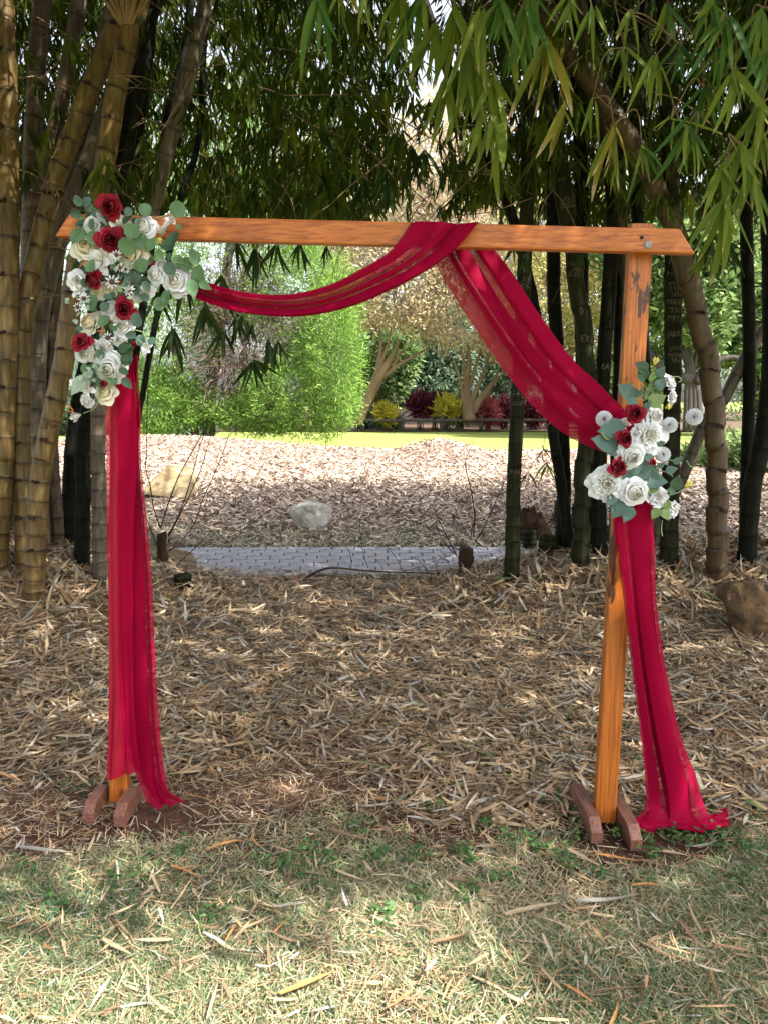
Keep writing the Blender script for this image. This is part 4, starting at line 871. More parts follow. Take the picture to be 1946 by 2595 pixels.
# ------------------------------------------------------------------ silk flowers
def petals(layers, ruffle=.0, seed=0, na=7, nb=6, rnd=.12):
    """layers: (count, r0, r1, z0, z1, half, curl, point)"""
    r = random.Random(seed); V = []; Fs = []; A = []
    for li, (cnt, r0, r1, z0, z1, half, curl, point) in enumerate(layers):
        o0 = r.uniform(0, 6.28)
        for k in range(cnt):
            th0 = o0 + 2 * math.pi * k / cnt + r.uniform(-.15, .15); sz = 1 + r.uniform(-rnd, rnd); base = len(V); tl = r.uniform(-.08, .08)
            for ia in range(na):
                a = -1 + 2 * ia / (na - 1)
                for ib in range(nb):
                    b = ib / (nb - 1); bb = b * (1 - .22 * abs(a) ** 2.5 - point * abs(a) * b)
                    th = th0 + a * half * (.4 + .6 * math.sqrt(b)) * (1 - .75 * point * b)
                    rho = r0 + (r1 * sz - r0) * (bb ** .9 if r1 > .5 else math.sin(bb * 2.35) * (1.0 if bb < .67 else .93)) ; z = z0 + (z1 - z0) * math.sin(bb * 1.57) - curl * bb ** 4 + tl * b
                    z += ruffle * math.sin(a * 6.5 + k * 2.1 + li) * b * b; rho += ruffle * .6 * math.cos(a * 5 + k * 1.3) * b * b
                    z += .05 * r1 * (a * a) * b  # cup
                    V.append((rho * math.cos(th), rho * math.sin(th), z)); A.append(min(1, rho))
            for ia in range(na - 1):
                for ib in range(nb - 1):
                    q = base + ia * nb + ib; Fs.append([q, q + 1, q + nb + 1, q + nb])
    return V, Fs, A
def fmesh(name, spec, mat, seed=0, ruffle=0., rnd=.12, na=7, nb=6):
    V, Fs, A = petals(spec, ruffle, seed, na, nb, rnd); me = np_mesh(name, V, Fs); fattr(me, 'rad', A, 'POINT')
    me.materials.append(M[mat]); me.polygons.foreach_set("use_smooth", [True] * len(Fs)); return me
ROSE = [(2, .0, .07, -.1, .66, 1.6, 0, 0), (3, .02, .15, -.1, .66, 1.3, .0, 0), (3, .05, .24, -.1, .64, 1.25, .0, 0), (4, .09, .35, -.1, .58, 1.05, .02, 0), (4, .13, .48, -.12, .50, 1.0, .04, 0), (5, .18, .64, -.14, .44, .9, .14, .08), (5, .22, .82, -.16, .30, .85, .2, .1), (6, .26, 1.0, -.2, .12, .75, .22, .12)]
REDR = [(2, .0, .09, -.1, .72, 1.6, 0, 0), (3, .03, .2, -.1, .7, 1.3, .0, 0), (3, .06, .33, -.1, .64, 1.2, .02, 0), (4, .12, .48, -.12, .56, 1.0, .06, .1), (5, .18, .72, -.14, .34, .85, .16, .1), (5, .22, 1.0, -.2, .12, .8, .2, .12)]
PEONY = [(5, .01, .22, -.1, .55, .8, .1, 0), (7, .05, .38, -.1, .52, .6, .12, 0), (8, .1, .52, -.1, .46, .55, .12, 0), (9, .15, .66, -.12, .38, .5, .12, 0), (9, .2, .80, -.14, .26, .5, .12, 0), (10, .26, 1.0, -.2, .06, .45, .1, 0)]
LILY = [(3, .03, .6, 0, .55, 1.1, .1, .3), (5, .05, 1.0, -.1, .35, .85, .25, .35)]
BUD = [(3, .01, .28, -.5, .8, 1.2, 0, .35), (4, .1, .55, -.5, .75, 1.05, .0, .3), (4, .12, .68, -.5, .45, .9, -.05, .25)]
DAISY = [(9, .15, 1.0, 0, .12, .22, .05, .2)]
FM = {'rose': [fmesh('rose', ROSE, 'p_white', s, .03) for s in (1, 2, 3)], 'cream': [fmesh('rose', ROSE, 'p_cream', s, .03) for s in (4, 5)], 'red': [fmesh('rose', REDR, 'p_red', s, .07, .2) for s in (6, 7, 8)],
      'peony': [fmesh('peony', PEONY, 'p_white', s, .09, .2) for s in (9, 10)], 'lily': [fmesh('lily', LILY, 'p_white', s, .05) for s in (11, 12)], 'bud': [fmesh('bud', BUD, 'p_white', 13, .02)],
      'ybud': [fmesh('bud', BUD, 'p_yellow', 14, .02)], 'daisy': [fmesh('daisy', DAISY, 'p_white', 15, .0, na=3, nb=3)]}
def pom_mesh():
    n = 260; V = []; Fs = []; A = []
    for i in range(n):
        z = 1 - 1.75 * i / n; th = i * 2.39996; rr = math.sqrt(max(0, 1 - z * z)); d = Vector((rr * math.cos(th), rr * math.sin(th), z)); a = d.cross(Vector((0, 0, 1))); a = a.normalized() if a.length > .01 else Vector((1, 0, 0)); b = d.cross(a)
        base = len(V)
        for s, w_ in ((.55, .05), (.85, .10), (1.0 + .06 * math.sin(i * 3.1), .10)):
            for q in (-1, 0, 1): V.append(tuple(d * s + a * q * w_ + b * (.05 * abs(q)))); A.append(.9)
        for s in range(2):
            for q in range(2): k = base + s * 3 + q; Fs.append([k, k + 1, k + 4, k + 3])
    me = np_mesh('pompon', V, Fs); fattr(me, 'rad', A, 'POINT'); me.materials.append(M['p_white']); return me
FM['pom'] = [pom_mesh()]
def disc_leaf(mat, roundness):
    """leaf from the origin along +Y, unit length"""
    V = []; Fs = []; S = 8
    for i in range(S + 1):
        s = i / S
        if roundness > .5: w_ = math.sqrt(max(0, 1 - (2 * s - 1) ** 2)) * .5 * .95
        else: w_ = math.sin(min(1, s * 1.04) ** .8 * math.pi) ** .9 * .19 * (1 + .2 * (1 - s)) if 0 < s < 1 else 0
        z = -.12 * s * s
        for q, k in ((-1, 0), (-.5, 1), (0, 2), (.5, 3), (1, 4)): V.append((q * max(w_, .004), s, z + abs(q) * w_ * .25 + .02 * math.sin(s * 9 + q)))
    for i in range(S):
        for q in range(4): k = i * 5 + q; Fs.append([k, k + 1, k + 6, k + 5])
    me = np_mesh('leaf', V, Fs); me.materials.append(M[mat]); me.polygons.foreach_set("use_smooth", [True] * len(Fs)); return me
RL = {m: disc_leaf(m, 1) for m in ('e_grey', 'e_sage', 'e_dark', 'e_pale', 'e_lime', 'e_teal')}
PL = {m: disc_leaf(m, 0) for m in ('e_grey', 'e_sage', 'e_dark', 'e_teal', 'e_lime', 'e_pale')}
def flower(kind, pos, r, parent, face=None, spin=None):
    me = random.choice(FM[kind]); o = bpy.data.objects.new(me.name.split('.')[0], me); COL.objects.link(o); o.parent = parent
    f = Vector(face) if face else Vector((random.gauss(0, .3), -1, random.gauss(.12, .25)))
    q = f.to_track_quat('Z', 'Y').to_matrix().to_4x4() @ Matrix.Rotation(random.uniform(0, 6.28) if spin is None else spin, 4, 'Z')
    m0 = Matrix.Translation(pos - rootloc(parent)) @ q @ Matrix.Scale(r, 4); o.matrix_local = m0
    if kind == 'daisy':
        mb = MB(); fn = f.normalized(); mb.tube([pos + fn * r * .05, pos + fn * r * .28, pos + fn * r * .34], [r * .36, r * .32, r * .1], 10)
        e = mb.build('flower_centre', M['center'], o)
        e.matrix_parent_inverse = m0.inverted()
    return o
class Arr:
    def __init__(s, ox, oy, k, Y, label):
        s.ox, s.oy, s.k, s.Y = ox, oy, k, Y; c = s.pt(800, 1100); s.t = thing('flower_arrangement', c, label, 'flower arrangement', 'silk flower arrangements on the arch')
    def uv(s, x, y): return s.ox + x / s.k, s.oy + y / s.k
    def pt(s, x, y, dy=0.): u, v = s.uv(x, y); return P(u, v, s.Y + dy)
    def fl(s, kind, x, y, r, dy=0., face=None):
        rr = (1.04 if kind == 'red' else 1.26 if s.ox < 500 else 1.14) * r / s.k / F * s.Y; return flower(kind, s.pt(x, y, dy), rr, s.t, face)
    def rleaf(s, x, y, r, mat='e_sage', ang=None, dy=0.):
        """round leaf centred at x,y"""
        rr = r / s.k / F * s.Y; a = random.uniform(0, 6.28) if ang is None else ang; d = Vector((math.cos(a), random.gauss(0, .25), math.sin(a))).normalized()
        place_leaf(RL[mat], s.pt(x, y, dy) - d * rr, d, Vector((random.gauss(0, .45), -1, random.gauss(.1, .45))), rr * 2.05, s.t, random.uniform(.8, .98))
    def pleaf(s, x0, y0, x1, y1, mat='e_teal', dy=0., w_=1.0):
        a = s.pt(x0, y0, dy); b = s.pt(x1, y1, dy - .015); d = b - a
        place_leaf(PL[mat], a, d, Vector((random.gauss(0, .35), -1, random.gauss(.1, .35))), d.length, s.t, w_)
    def stem(s, pts, r=.0016, mat='stem', dy=0.):
        mb = MB(); pp = catmull([s.pt(x, y, dy) for x, y in pts], 5); mb.tube([Vector(q) for q in pp], r, 5); mb.build('stem', M[mat], s.t)
A1 = Arr(120, 460, 3.4556, 2.72, 'tall cascade of white and dark red silk roses on the left corner')
# backing leaves fill the body of the cascade
for i in range(150):
    y = random.uniform(240, 1780); c = 560 if y < 900 else 560 - (y - 900) * .08; hw = 330 if y < 900 else 240 if y < 1500 else 130
    x = c + random.uniform(-hw, hw); A1.rleaf(x, y, random.uniform(30, 62), random.choice(['e_dark', 'e_dark', 'e_grey', 'e_sage', 'e_teal']), dy=random.uniform(.03, .09))
for i in range(26):
    y = random.uniform(300, 1750); x = 540 + random.uniform(-260, 260) * (1 if y < 1400 else .5); a = random.uniform(0, 6.28); l = random.uniform(60, 120)
    A1.pleaf(x, y, x + l * math.cos(a), y + l * math.sin(a), random.choice(['e_dark', 'e_pale', 'e_grey']), dy=random.uniform(.0, .06), w_=1.2)
for (x, y, r) in [(555, 225, 108), (558, 515, 122), (410, 860, 100), (680, 1115, 100), (310, 1405, 85), (495, 1770, 34), (765, 1425, 26)]: A1.fl('red', x, y, r, -.05)
for (x, y, r) in [(425, 390, 88), (860, 410, 92), (270, 870, 75), (960, 815, 75), (1135, 880, 108), (880, 960, 60), (680, 1290, 80), (550, 1625, 122), (350, 1928, 54), (330, 1510, 68), (560, 1115, 72), (500, 1450, 62), (1000, 735, 45), (640, 1385, 52), (795, 1010, 42)]: A1.fl('rose', x, y, r, -.01)
for (x, y, r) in [(355, 590, 110), (750, 640, 116), (390, 1250, 100), (470, 965, 80), (515, 1855, 86), (570, 930, 60), (430, 1540, 45)]: A1.fl('cream', x, y, r, -.005)
for (x, y, r) in [(485, 700, 118), (650, 400, 90), (1090, 330, 66), (375, 1405, 72), (620, 1205, 65), (240, 1770, 42), (880, 1460, 55), (360, 1810, 66), (285, 960, 70)]: A1.fl('lily', x, y, r, -.02)
for (x, y, r) in [(610, 645, 38), (645, 755, 34), (570, 880, 52), (715, 950, 42), (325, 1025, 42), (535, 1370, 44), (690, 770, 28), (270, 1100, 34)]: A1.fl('daisy', x, y, r, -.06, (random.gauss(0, .15), -1, .1))
A1.fl('ybud', 990, 540, 44, -.03, (.1, -.6, .9)); A1.fl('bud', 1000, 445, 56, -.02, (.2, -.8, .5)); A1.fl('bud', 265, 2052, 56, 0, (-.5, -.7, -.3)); A1.fl('bud', 345, 1930, 40, -.02, (-.3, -1, 0))
for (x, y, r, m) in [(265, 475, 72, 'e_sage'), (405, 495, 62, 'e_sage'), (395, 372, 46, 'e_grey'), (500, 392, 46, 'e_grey'), (590, 268, 52, 'e_grey'), (860, 250, 64, 'e_sage'), (1145, 242, 68, 'e_sage'), (700, 565, 78, 'e_sage'), (820, 520, 72, 'e_sage'), (385, 745, 62, 'e_sage'), (825, 735, 64, 'e_sage'),
                     (710, 265, 38, 'e_teal'), (745, 435, 66, 'e_sage'), (700, 335, 52, 'e_dark'), (1100, 520, 84, 'e_dark'), (1285, 660, 70, 'e_sage'), (1330, 812, 74, 'e_sage'), (1225, 725, 66, 'e_sage'), (1075, 760, 62, 'e_grey'), (1045, 1020, 70, 'e_sage'), (985, 1070, 58, 'e_sage'), (395, 1060, 74, 'e_sage'), (505, 1095, 42, 'e_grey'),
                     (785, 840, 46, 'e_grey'), (710, 812, 42, 'e_grey'), (710, 872, 42, 'e_grey'), (870, 912, 42, 'e_grey'), (855, 1012, 42, 'e_grey'), (790, 970, 36, 'e_grey'), (530, 1012, 36, 'e_grey'), (575, 1000, 34, 'e_grey'), (500, 1222, 62, 'e_sage'), (590, 1265, 44, 'e_sage'), (785, 1212, 60, 'e_teal'), (735, 1340, 46, 'e_teal'), (820, 1392, 50, 'e_teal'),
                     (920, 1396, 38, 'e_teal'), (690, 1470, 62, 'e_dark'), (465, 1512, 46, 'e_grey'), (425, 1635, 44, 'e_grey'), (340, 1645, 52, 'e_sage'), (670, 1662, 44, 'e_dark'), (700, 1560, 58, 'e_dark'), (570, 1742, 50, 'e_sage'), (275, 175, 42, 'e_grey'), (352, 180, 46, 'e_teal'), (365, 225, 38, 'e_teal'), (262, 140, 24, 'e_teal'), (1045, 560, 60, 'e_dark'), (280, 1290, 34, 'e_grey'),
                     (272, 1345, 36, 'e_grey'), (335, 890, 40, 'e_grey'), (380, 905, 40, 'e_grey'), (450, 830, 38, 'e_grey'), (620, 860, 60, 'e_dark'), (1150, 700, 56, 'e_sage'), (700, 915, 44, 'e_teal')]: A1.rleaf(x, y, r, m, dy=-.045 + random.uniform(-.02, .02))
for a in [(660, 1720, 745, 1815, 'e_dark'), (650, 1540, 750, 1560, 'e_dark'), (620, 1480, 740, 1430, 'e_dark'), (480, 330, 490, 260, 'e_sage'), (390, 240, 430, 320, 'e_grey'), (330, 340, 235, 390, 'e_dark'), (480, 1810, 430, 1700, 'e_dark'), (1080, 620, 1060, 700, 'e_dark'), (1260, 850, 1290, 1030, 'e_sage'), (1330, 880, 1440, 945, 'e_sage'), (960, 600, 1020, 690, 'e_sage'),
          (870, 600, 960, 480, 'e_sage'), (340, 1700, 200, 1870, 'e_pale'), (400, 1650, 330, 1760, 'e_pale'), (400, 1690, 300, 1690, 'e_pale'), (560, 1760, 545, 1800, 'e_lime'), (1150, 370, 1170, 430, 'e_sage'), (290, 730, 340, 690, 'e_grey')]: A1.pleaf(*a, dy=-.04, w_=1.3)
for i in range(46):  # frosted dusty-miller tips
    cx, cy = random.choice([(650, 720), (680, 940), (260, 1060), (330, 1700), (440, 1600), (590, 1340), (300, 1140)]); x = cx + random.gauss(0, 45); y = cy + random.gauss(0, 35); a = random.uniform(0, 6.28); l = random.uniform(28, 60)
    A1.pleaf(x, y, x + l * math.cos(a), y + l * math.sin(a), 'e_pale', dy=-.04 - random.random() * .03, w_=1.5)
for s in [[(470, 1860), (420, 1980), (320, 2030)], [(480, 1830), (430, 1900), (380, 1920)], [(860, 600), (980, 700), (1200, 720), (1330, 800)], [(850, 620), (930, 540), (990, 560)], [(1260, 840), (1310, 920), (1280, 1040)], [(740, 1290), (860, 1330), (920, 1400)], [(640, 340), (540, 330), (430, 250), (350, 180)], [(930, 320), (1030, 300), (1130, 240)],
          [(870, 1440), (830, 1410), (760, 1360)], [(690, 330), (600, 350), (500, 390)], [(560, 1480), (640, 1540), (720, 1610)], [(700, 900), (800, 920), (900, 1080), (980, 1060)], [(320, 400), (250, 460)]]: A1.stem(s, dy=-.03)
for s in [[(280, 750), (360, 690)], [(300, 720), (340, 700)], [(230, 2000), (165, 1950)], [(240, 2020), (170, 2010)], [(235, 2030), (200, 1960)], [(470, 1340), (490, 1260)], [(440, 1310), (510, 1310)], [(320, 1240), (370, 1160)], [(950, 330), (1100, 290)], [(1050, 400), (1110, 350)], [(540, 1450), (580, 1410)]]: A1.stem(s, .0022, 'rust', -.07)
A2 = Arr(1400, 860, 4.1475, 2.61, 'silk arrangement of white peonies and small red roses on the right post')
for i in range(34):
    y = random.uniform(700, 1680); x = 850 + random.uniform(-230, 230); A2.rleaf(x, y, random.uniform(40, 75), random.choice(['e_dark', 'e_teal', 'e_grey']), dy=random.uniform(.04, .08))
for (x, y, r) in [(865, 780, 108), (755, 1042, 96), (680, 1345, 110), (1050, 1290, 40)]: A2.fl('red', x, y, r, -.055, (random.gauss(0, .15), -1, .1))
A2.fl('peony', 990, 1015, 178, -.02, (.15, -1, .1)); A2.fl('peony', 575, 1510, 178, -.02, (-.25, -1, -.05))
A2.fl('rose', 1060, 805, 108, .0, (.35, -1, .1)); A2.fl('rose', 820, 1225, 150, -.035, (0, -1, -.15)); A2.fl('rose', 845, 1600, 158, -.035, (.05, -1, -.12))
A2.fl('peony', 1225, 465, 92, .01, (.8, -.6, .4)); A2.fl('peony', 1240, 610, 90, .01, (.9, -.5, -.1)); A2.fl('lily', 740, 900, 80, 0, (-.4, -1, .5))
for (x, y, r) in [(537, 836, 72), (1225, 900, 70), (1155, 1210, 68), (1485, 815, 74)]: A2.fl('pom', x, y, r, -.01)
A2.fl('peony', 1100, 1665, 108, -.02, (.1, -1, .4)); A2.fl('peony', 1268, 1780, 88, 0, (.7, -.8, -.1)); A2.fl('lily', 800, 1380, 60, .0); A2.fl('ybud', 1075, 240, 56, 0, (.25, -.3, 1)); A2.fl('ybud', 1415, 1530, 58, 0, (.8, -.3, .7))
A2.fl('ybud', 1215, 690, 50, 0, (-.2, -.6, -1)); A2.fl('bud', 1180, 1300, 36, 0, (1, -.3, 0))
for a in [(1000, 330, 870, 240, 'e_dark'), (985, 415, 880, 375, 'e_dark'), (990, 420, 900, 300, 'e_dark'), (840, 590, 690, 470, 'e_teal'), (880, 610, 845, 500, 'e_teal'), (870, 600, 960, 530, 'e_teal'), (890, 690, 760, 620, 'e_teal'), (1000, 690, 1195, 585, 'e_lime'), (1100, 400, 1175, 280, 'e_teal'), (1080, 520, 1195, 400, 'e_teal'), (940, 740, 1040, 650, 'e_teal'), (760, 920, 475, 962, 'e_teal'), (680, 1120, 412, 1035, 'e_teal'),
          (700, 1150, 550, 1185, 'e_teal'), (620, 1030, 510, 980, 'e_lime'), (1090, 1110, 1185, 1080, 'e_teal'), (820, 1450, 1065, 1250, 'e_teal'), (900, 1440, 1135, 1380, 'e_teal'), (960, 1470, 1220, 1495, 'e_teal'), (900, 1400, 1000, 1560, 'e_dark'), (660, 1620, 567, 1752, 'e_teal'), (720, 1700, 630, 1885, 'e_teal'), (780, 1720, 668, 1870, 'e_teal'), (830, 1750, 748, 1925, 'e_teal'), (1100, 1530, 990, 1620, 'e_lime'), (1280, 1590, 1330, 1425, 'e_dark'),
          (1290, 1600, 1195, 1580, 'e_dark'), (1130, 1770, 1035, 1885, 'e_lime'), (1150, 1780, 1225, 1905, 'e_lime'), (1180, 1790, 1230, 1690, 'e_lime'), (1090, 1340, 1180, 1310, 'e_teal'), (1270, 1310, 1350, 1235, 'e_teal'), (1180, 1390, 1315, 1350, 'e_teal'), (820, 1490, 735, 1430, 'e_teal'), (1060, 1250, 960, 1250, 'e_teal'), (990, 1260, 970, 1180, 'e_teal'), (1030, 440, 1060, 330, 'e_lime'), (1000, 430, 1090, 380, 'e_lime'), (1060, 1480, 1110, 1400, 'e_teal')]: A2.pleaf(*a, dy=-.03, w_=1.75)
for s in [[(1075, 290), (1050, 420), (960, 600)], [(1375, 1575), (1290, 1620), (1200, 1630), (1100, 1560)], [(1230, 395), (1320, 395), (1350, 430), (1320, 450)], [(1160, 1290), (1240, 1270), (1290, 1300)], [(1400, 1270), (1450, 1340), (1500, 1340)], [(1130, 1380), (1200, 1400), (1260, 1440)], [(1420, 825), (1350, 870), (1290, 885)], [(1160, 700), (1080, 740), (1000, 800)], [(1095, 1195), (1040, 1160), (980, 1140)], [(605, 850), (690, 900)], [(1150, 1900), (1140, 2000), (1150, 2070)]]: A2.stem(s, .0018, dy=.0)
for i in range(60):  # fine green filler
    x = random.gauss(1000, 60); y = random.gauss(530, 55); a = random.uniform(-2.6, -.5); l = random.uniform(40, 90)
    if i % 2: A2.pleaf(x, y, x + l * math.cos(a), y + l * math.sin(a), 'e_lime', dy=random.uniform(-.02, .02), w_=.35)
    else: A2.stem([(960, 650), (x, y), (x + 20 * math.cos(a * 3), y - 25)], .0009, dy=random.uniform(-.02, .02))

# ------------------------------------------------------------------ rocks, shoots, fallen branch
def rock(name, u0, u1, v0, v1, mat, seed, label, Yd=None, cat='rock', sub=4):
    g = ground_at((u0 + u1) / 2, v1) if Yd is None else P((u0 + u1) / 2, v1, Yd); s = g.y / F; w_ = (u1 - u0) * s / 2; h = (v1 - v0) * s * 1.0
    rr = random.Random(seed); bm = bmesh.new()
    for i in range(15):
        d = Vector((rr.gauss(0, 1), rr.gauss(0, 1), rr.gauss(0, 1))).normalized(); bm.verts.new(Vector((max(-.85, min(.85, d.x)) * w_ * 1.15, d.y * w_ * .8, (max(-.6, min(.62, d.z)) + .5) * h * .9)))
    bmesh.ops.convex_hull(bm, input=bm.verts)
    for q in [q for q in bm.verts if not q.link_faces]: bm.verts.remove(q)
    bmesh.ops.triangulate(bm, faces=bm.faces); bmesh.ops.bevel(bm, geom=list(bm.edges), offset=w_ * .05, segments=1, affect='EDGES'); bmesh.ops.triangulate(bm, faces=bm.faces)
    bmesh.ops.subdivide_edges(bm, edges=bm.edges, cuts=3, use_grid_fill=True)
    for q in bm.verts:
        c = q.co / w_; n = mnoise.fractal(c * 2.3 + Vector((seed, 0, 0)), 1, 2, 5); q.co += q.co.normalized() * w_ * .10 * n
        q.co.z += .03 * w_ * mnoise.noise(c * 9)
    me = bpy.data.meshes.new(name); bm.to_mesh(me); bm.free(); o = link(name, me, M[mat], None); o.location = (g.x, g.y + w_ * .4, g.z - .04 * 1); return tag(o, label, cat)
rock('rock', 360, 495, 1175, 1265, 'rock_tan', 12, 'large pale yellow sandstone rock on the mulch beside the left drape')
rock('rock', 732, 842, 1268, 1340, 'rock_grey', 21, 'grey white rock lying alone on the mulch above the path')
rock('rock', 1822, 2010, 1462, 1618, 'rock_brown', 33, 'brown lichen-flecked boulder half in frame at the right edge')
def shoots(u, v, w_, h, lines, label, o0, k, Y, seed):
    g = P(u, v, Y); t = thing('stump', (g.x, g.y, g.z), label, 'stump'); mb = MB(); s = Y / F; rr = random.Random(seed); pts = []; rad = []
    for i in range(9): f = i / 8; pts.append(g + Vector((rr.gauss(0, .004), 0, f * h * s - .03))); rad.append(w_ * s / 2 * (1.1 - .15 * f + rr.uniform(-.1, .14)))
    vv, ff = tube(pts, rad, 12); vv = [list(a) for a in vv]
    for j in range(12): vv[-1 - j][2] += rr.uniform(-.02, .035)
    mb.add(vv, ff); mb.build('trunk', M['rootm'], t)
    for L in lines:
        mb = MB(); pp = catmull([P(o0[0] + x / k, o0[1] + y / k, Y - .02 + .04 * rr.random()) for x, y in L], 5); mb.tube([Vector(q) for q in pp], list(np.linspace(.0065, .0022, len(pp))), 5)
        for q in pp[5::4]:
            d = Vector((rr.uniform(-1, 1), rr.uniform(-.3, .3), rr.uniform(-.2, 1))).normalized(); mb.tube([Vector(q), Vector(q) + d * rr.uniform(.02, .07)], [.002, .0008], 4)
        mb.build('shoot', M['darktwig'], t)
gS = ground_at(413, 1432)
shoots(413, 1428, 24, 85, [[(310, 1100), (230, 850), (190, 600), (140, 400), (150, 200), (155, -200), (170, -600), (200, -1000)], [(320, 1090), (380, 880), (500, 550), (640, 280), (800, 0), (960, -260), (1050, -600), (1080, -900)], [(400, 1180), (500, 1000), (600, 750), (690, 450), (760, 180), (820, 0), (900, -350)], [(410, 1370), (560, 1240), (700, 1060), (800, 780), (900, 560), (1040, 220), (1110, 0), (1180, -300), (1220, -560)],
                           [(300, 1320), (220, 1180), (160, 1000), (110, 860)], [(430, 1600), (620, 1420), (800, 1250), (930, 1100)], [(405, 1200), (520, 980), (650, 720), (780, 420), (860, 150), (910, 0)], [(420, 1350), (540, 1310), (640, 1300)]],
       'dark dead stump with thin whippy shoots right of the left drape', (340, 1100), 4.608, gS.y, 4)
gS = ground_at(1180, 1460)
shoots(1180, 1458, 40, 75, [[(1430, 1830), (1480, 1750), (1540, 1620), (1600, 1480), (1640, 1400)], [(1420, 1800), (1425, 1650), (1400, 1500), (1370, 1370), (1390, 1300), (1425, 1220)], [(1330, 1880), (1280, 1860), (1220, 1840)], [(1320, 1920), (1250, 1780), (1190, 1650), (1150, 1570)], [(1300, 1900), (1240, 1830), (1200, 1750)], [(1400, 1820), (1410, 1760), (1425, 1700), (1435, 1640)]],
       'rotten brown stump with bare shoots at the edge of the path', (600, 600), 2.37, gS.y, 9)
gb_ = ground_at(990, 1478)
t = thing('fallen_branch', P(980, 1470, gb_.y), 'thorny fallen branch lying along the near edge of the path', 'branch')
mb = MB(); k = 2.37
def q5(x, y, dy=0): return P(600 + x / k, 600 + y / k, gb_.y + dy)
pp = [Vector(a) for a in catmull([q5(380, 2075), (q5(450, 2030)), q5(530, 1995), q5(620, 1990), q5(700, 1999), q5(850, 2010), q5(1000, 2016), q5(1180, 2022), q5(1330, 2030)], 5)]
mb.tube(pp, list(np.linspace(.013, .004, len(pp))), 6); mb.build('stem', M['darktwig'], t)
for L in [[(690, 1990), (680, 1900), (640, 1830)], [(790, 1990), (760, 1900), (740, 1760), (745, 1700)], [(1000, 2010), (950, 1920), (900, 1860)], [(880, 2000), (860, 1960), (830, 1930)], [(1300, 2020), (1260, 1950), (1220, 1880)], [(1000, 2010), (1130, 1970), (1290, 1910)], [(450, 2030), (600, 2040), (900, 2055), (1100, 2040)], [(1150, 2020), (1110, 1960), (1060, 1920)], [(1210, 2020), (1180, 1950), (1170, 1920)], [(590, 1990), (580, 2020)], [(520, 1990), (510, 1975)]]:
    mb = MB(); mb.tube([Vector(a) for a in catmull([q5(*p_) for p_ in L], 4)], .0028, 4); mb.build('twig', M['darktwig'], t)

# loose big dry sheaths lying on the grass, one by one
SM = []
def sheath_mesh(seed, mat):
    r = random.Random(seed); V = []; Fs = []; S = 9; tw = r.uniform(-.5, .5); cu = r.uniform(-.10, .10); lift = r.uniform(.03, .10)
    for i in range(S + 1):
        s = i / S; w_ = .048 * (math.sin(min(1, s + .12) ** .7 * math.pi) ** .7 if s < .98 else .05) * r.uniform(.9, 1.1); x = cu * math.sin(s * 3); z = .02 + lift * s * (1 - s) * 2
        for q in (-1, -.4, .3, 1): V.append((x + q * w_, s, z + abs(q) ** 2 * w_ * .8 + q * w_ * tw * s))
    for i in range(S):
        for q in range(3): k = i * 4 + q; Fs.append([k, k + 1, k + 5, k + 4])
    me = np_mesh('fallen_leaf', V, Fs); me.materials.append(mat); me.polygons.foreach_set("use_smooth", [True] * len(Fs)); return me
SMAT = [noise_mat("pale_sheath", [(0.24, 0.17, 0.10), (0.42, 0.33, 0.22)], 3, (40, 2, 40), bump=.2), noise_mat("orange_leaf", [(0.28, 0.11, 0.03), (0.52, 0.27, 0.09)], 3, (30, 2, 30), bump=.2), noise_mat("brown_sheath", [(0.12, 0.07, 0.04), (0.27, 0.17, 0.10)], 3, (40, 2, 40), bump=.2), noise_mat("silvery_sheath", [(0.19, 0.18, 0.15), (0.31, 0.30, 0.26)], 3, (40, 2, 40), bump=.2)]
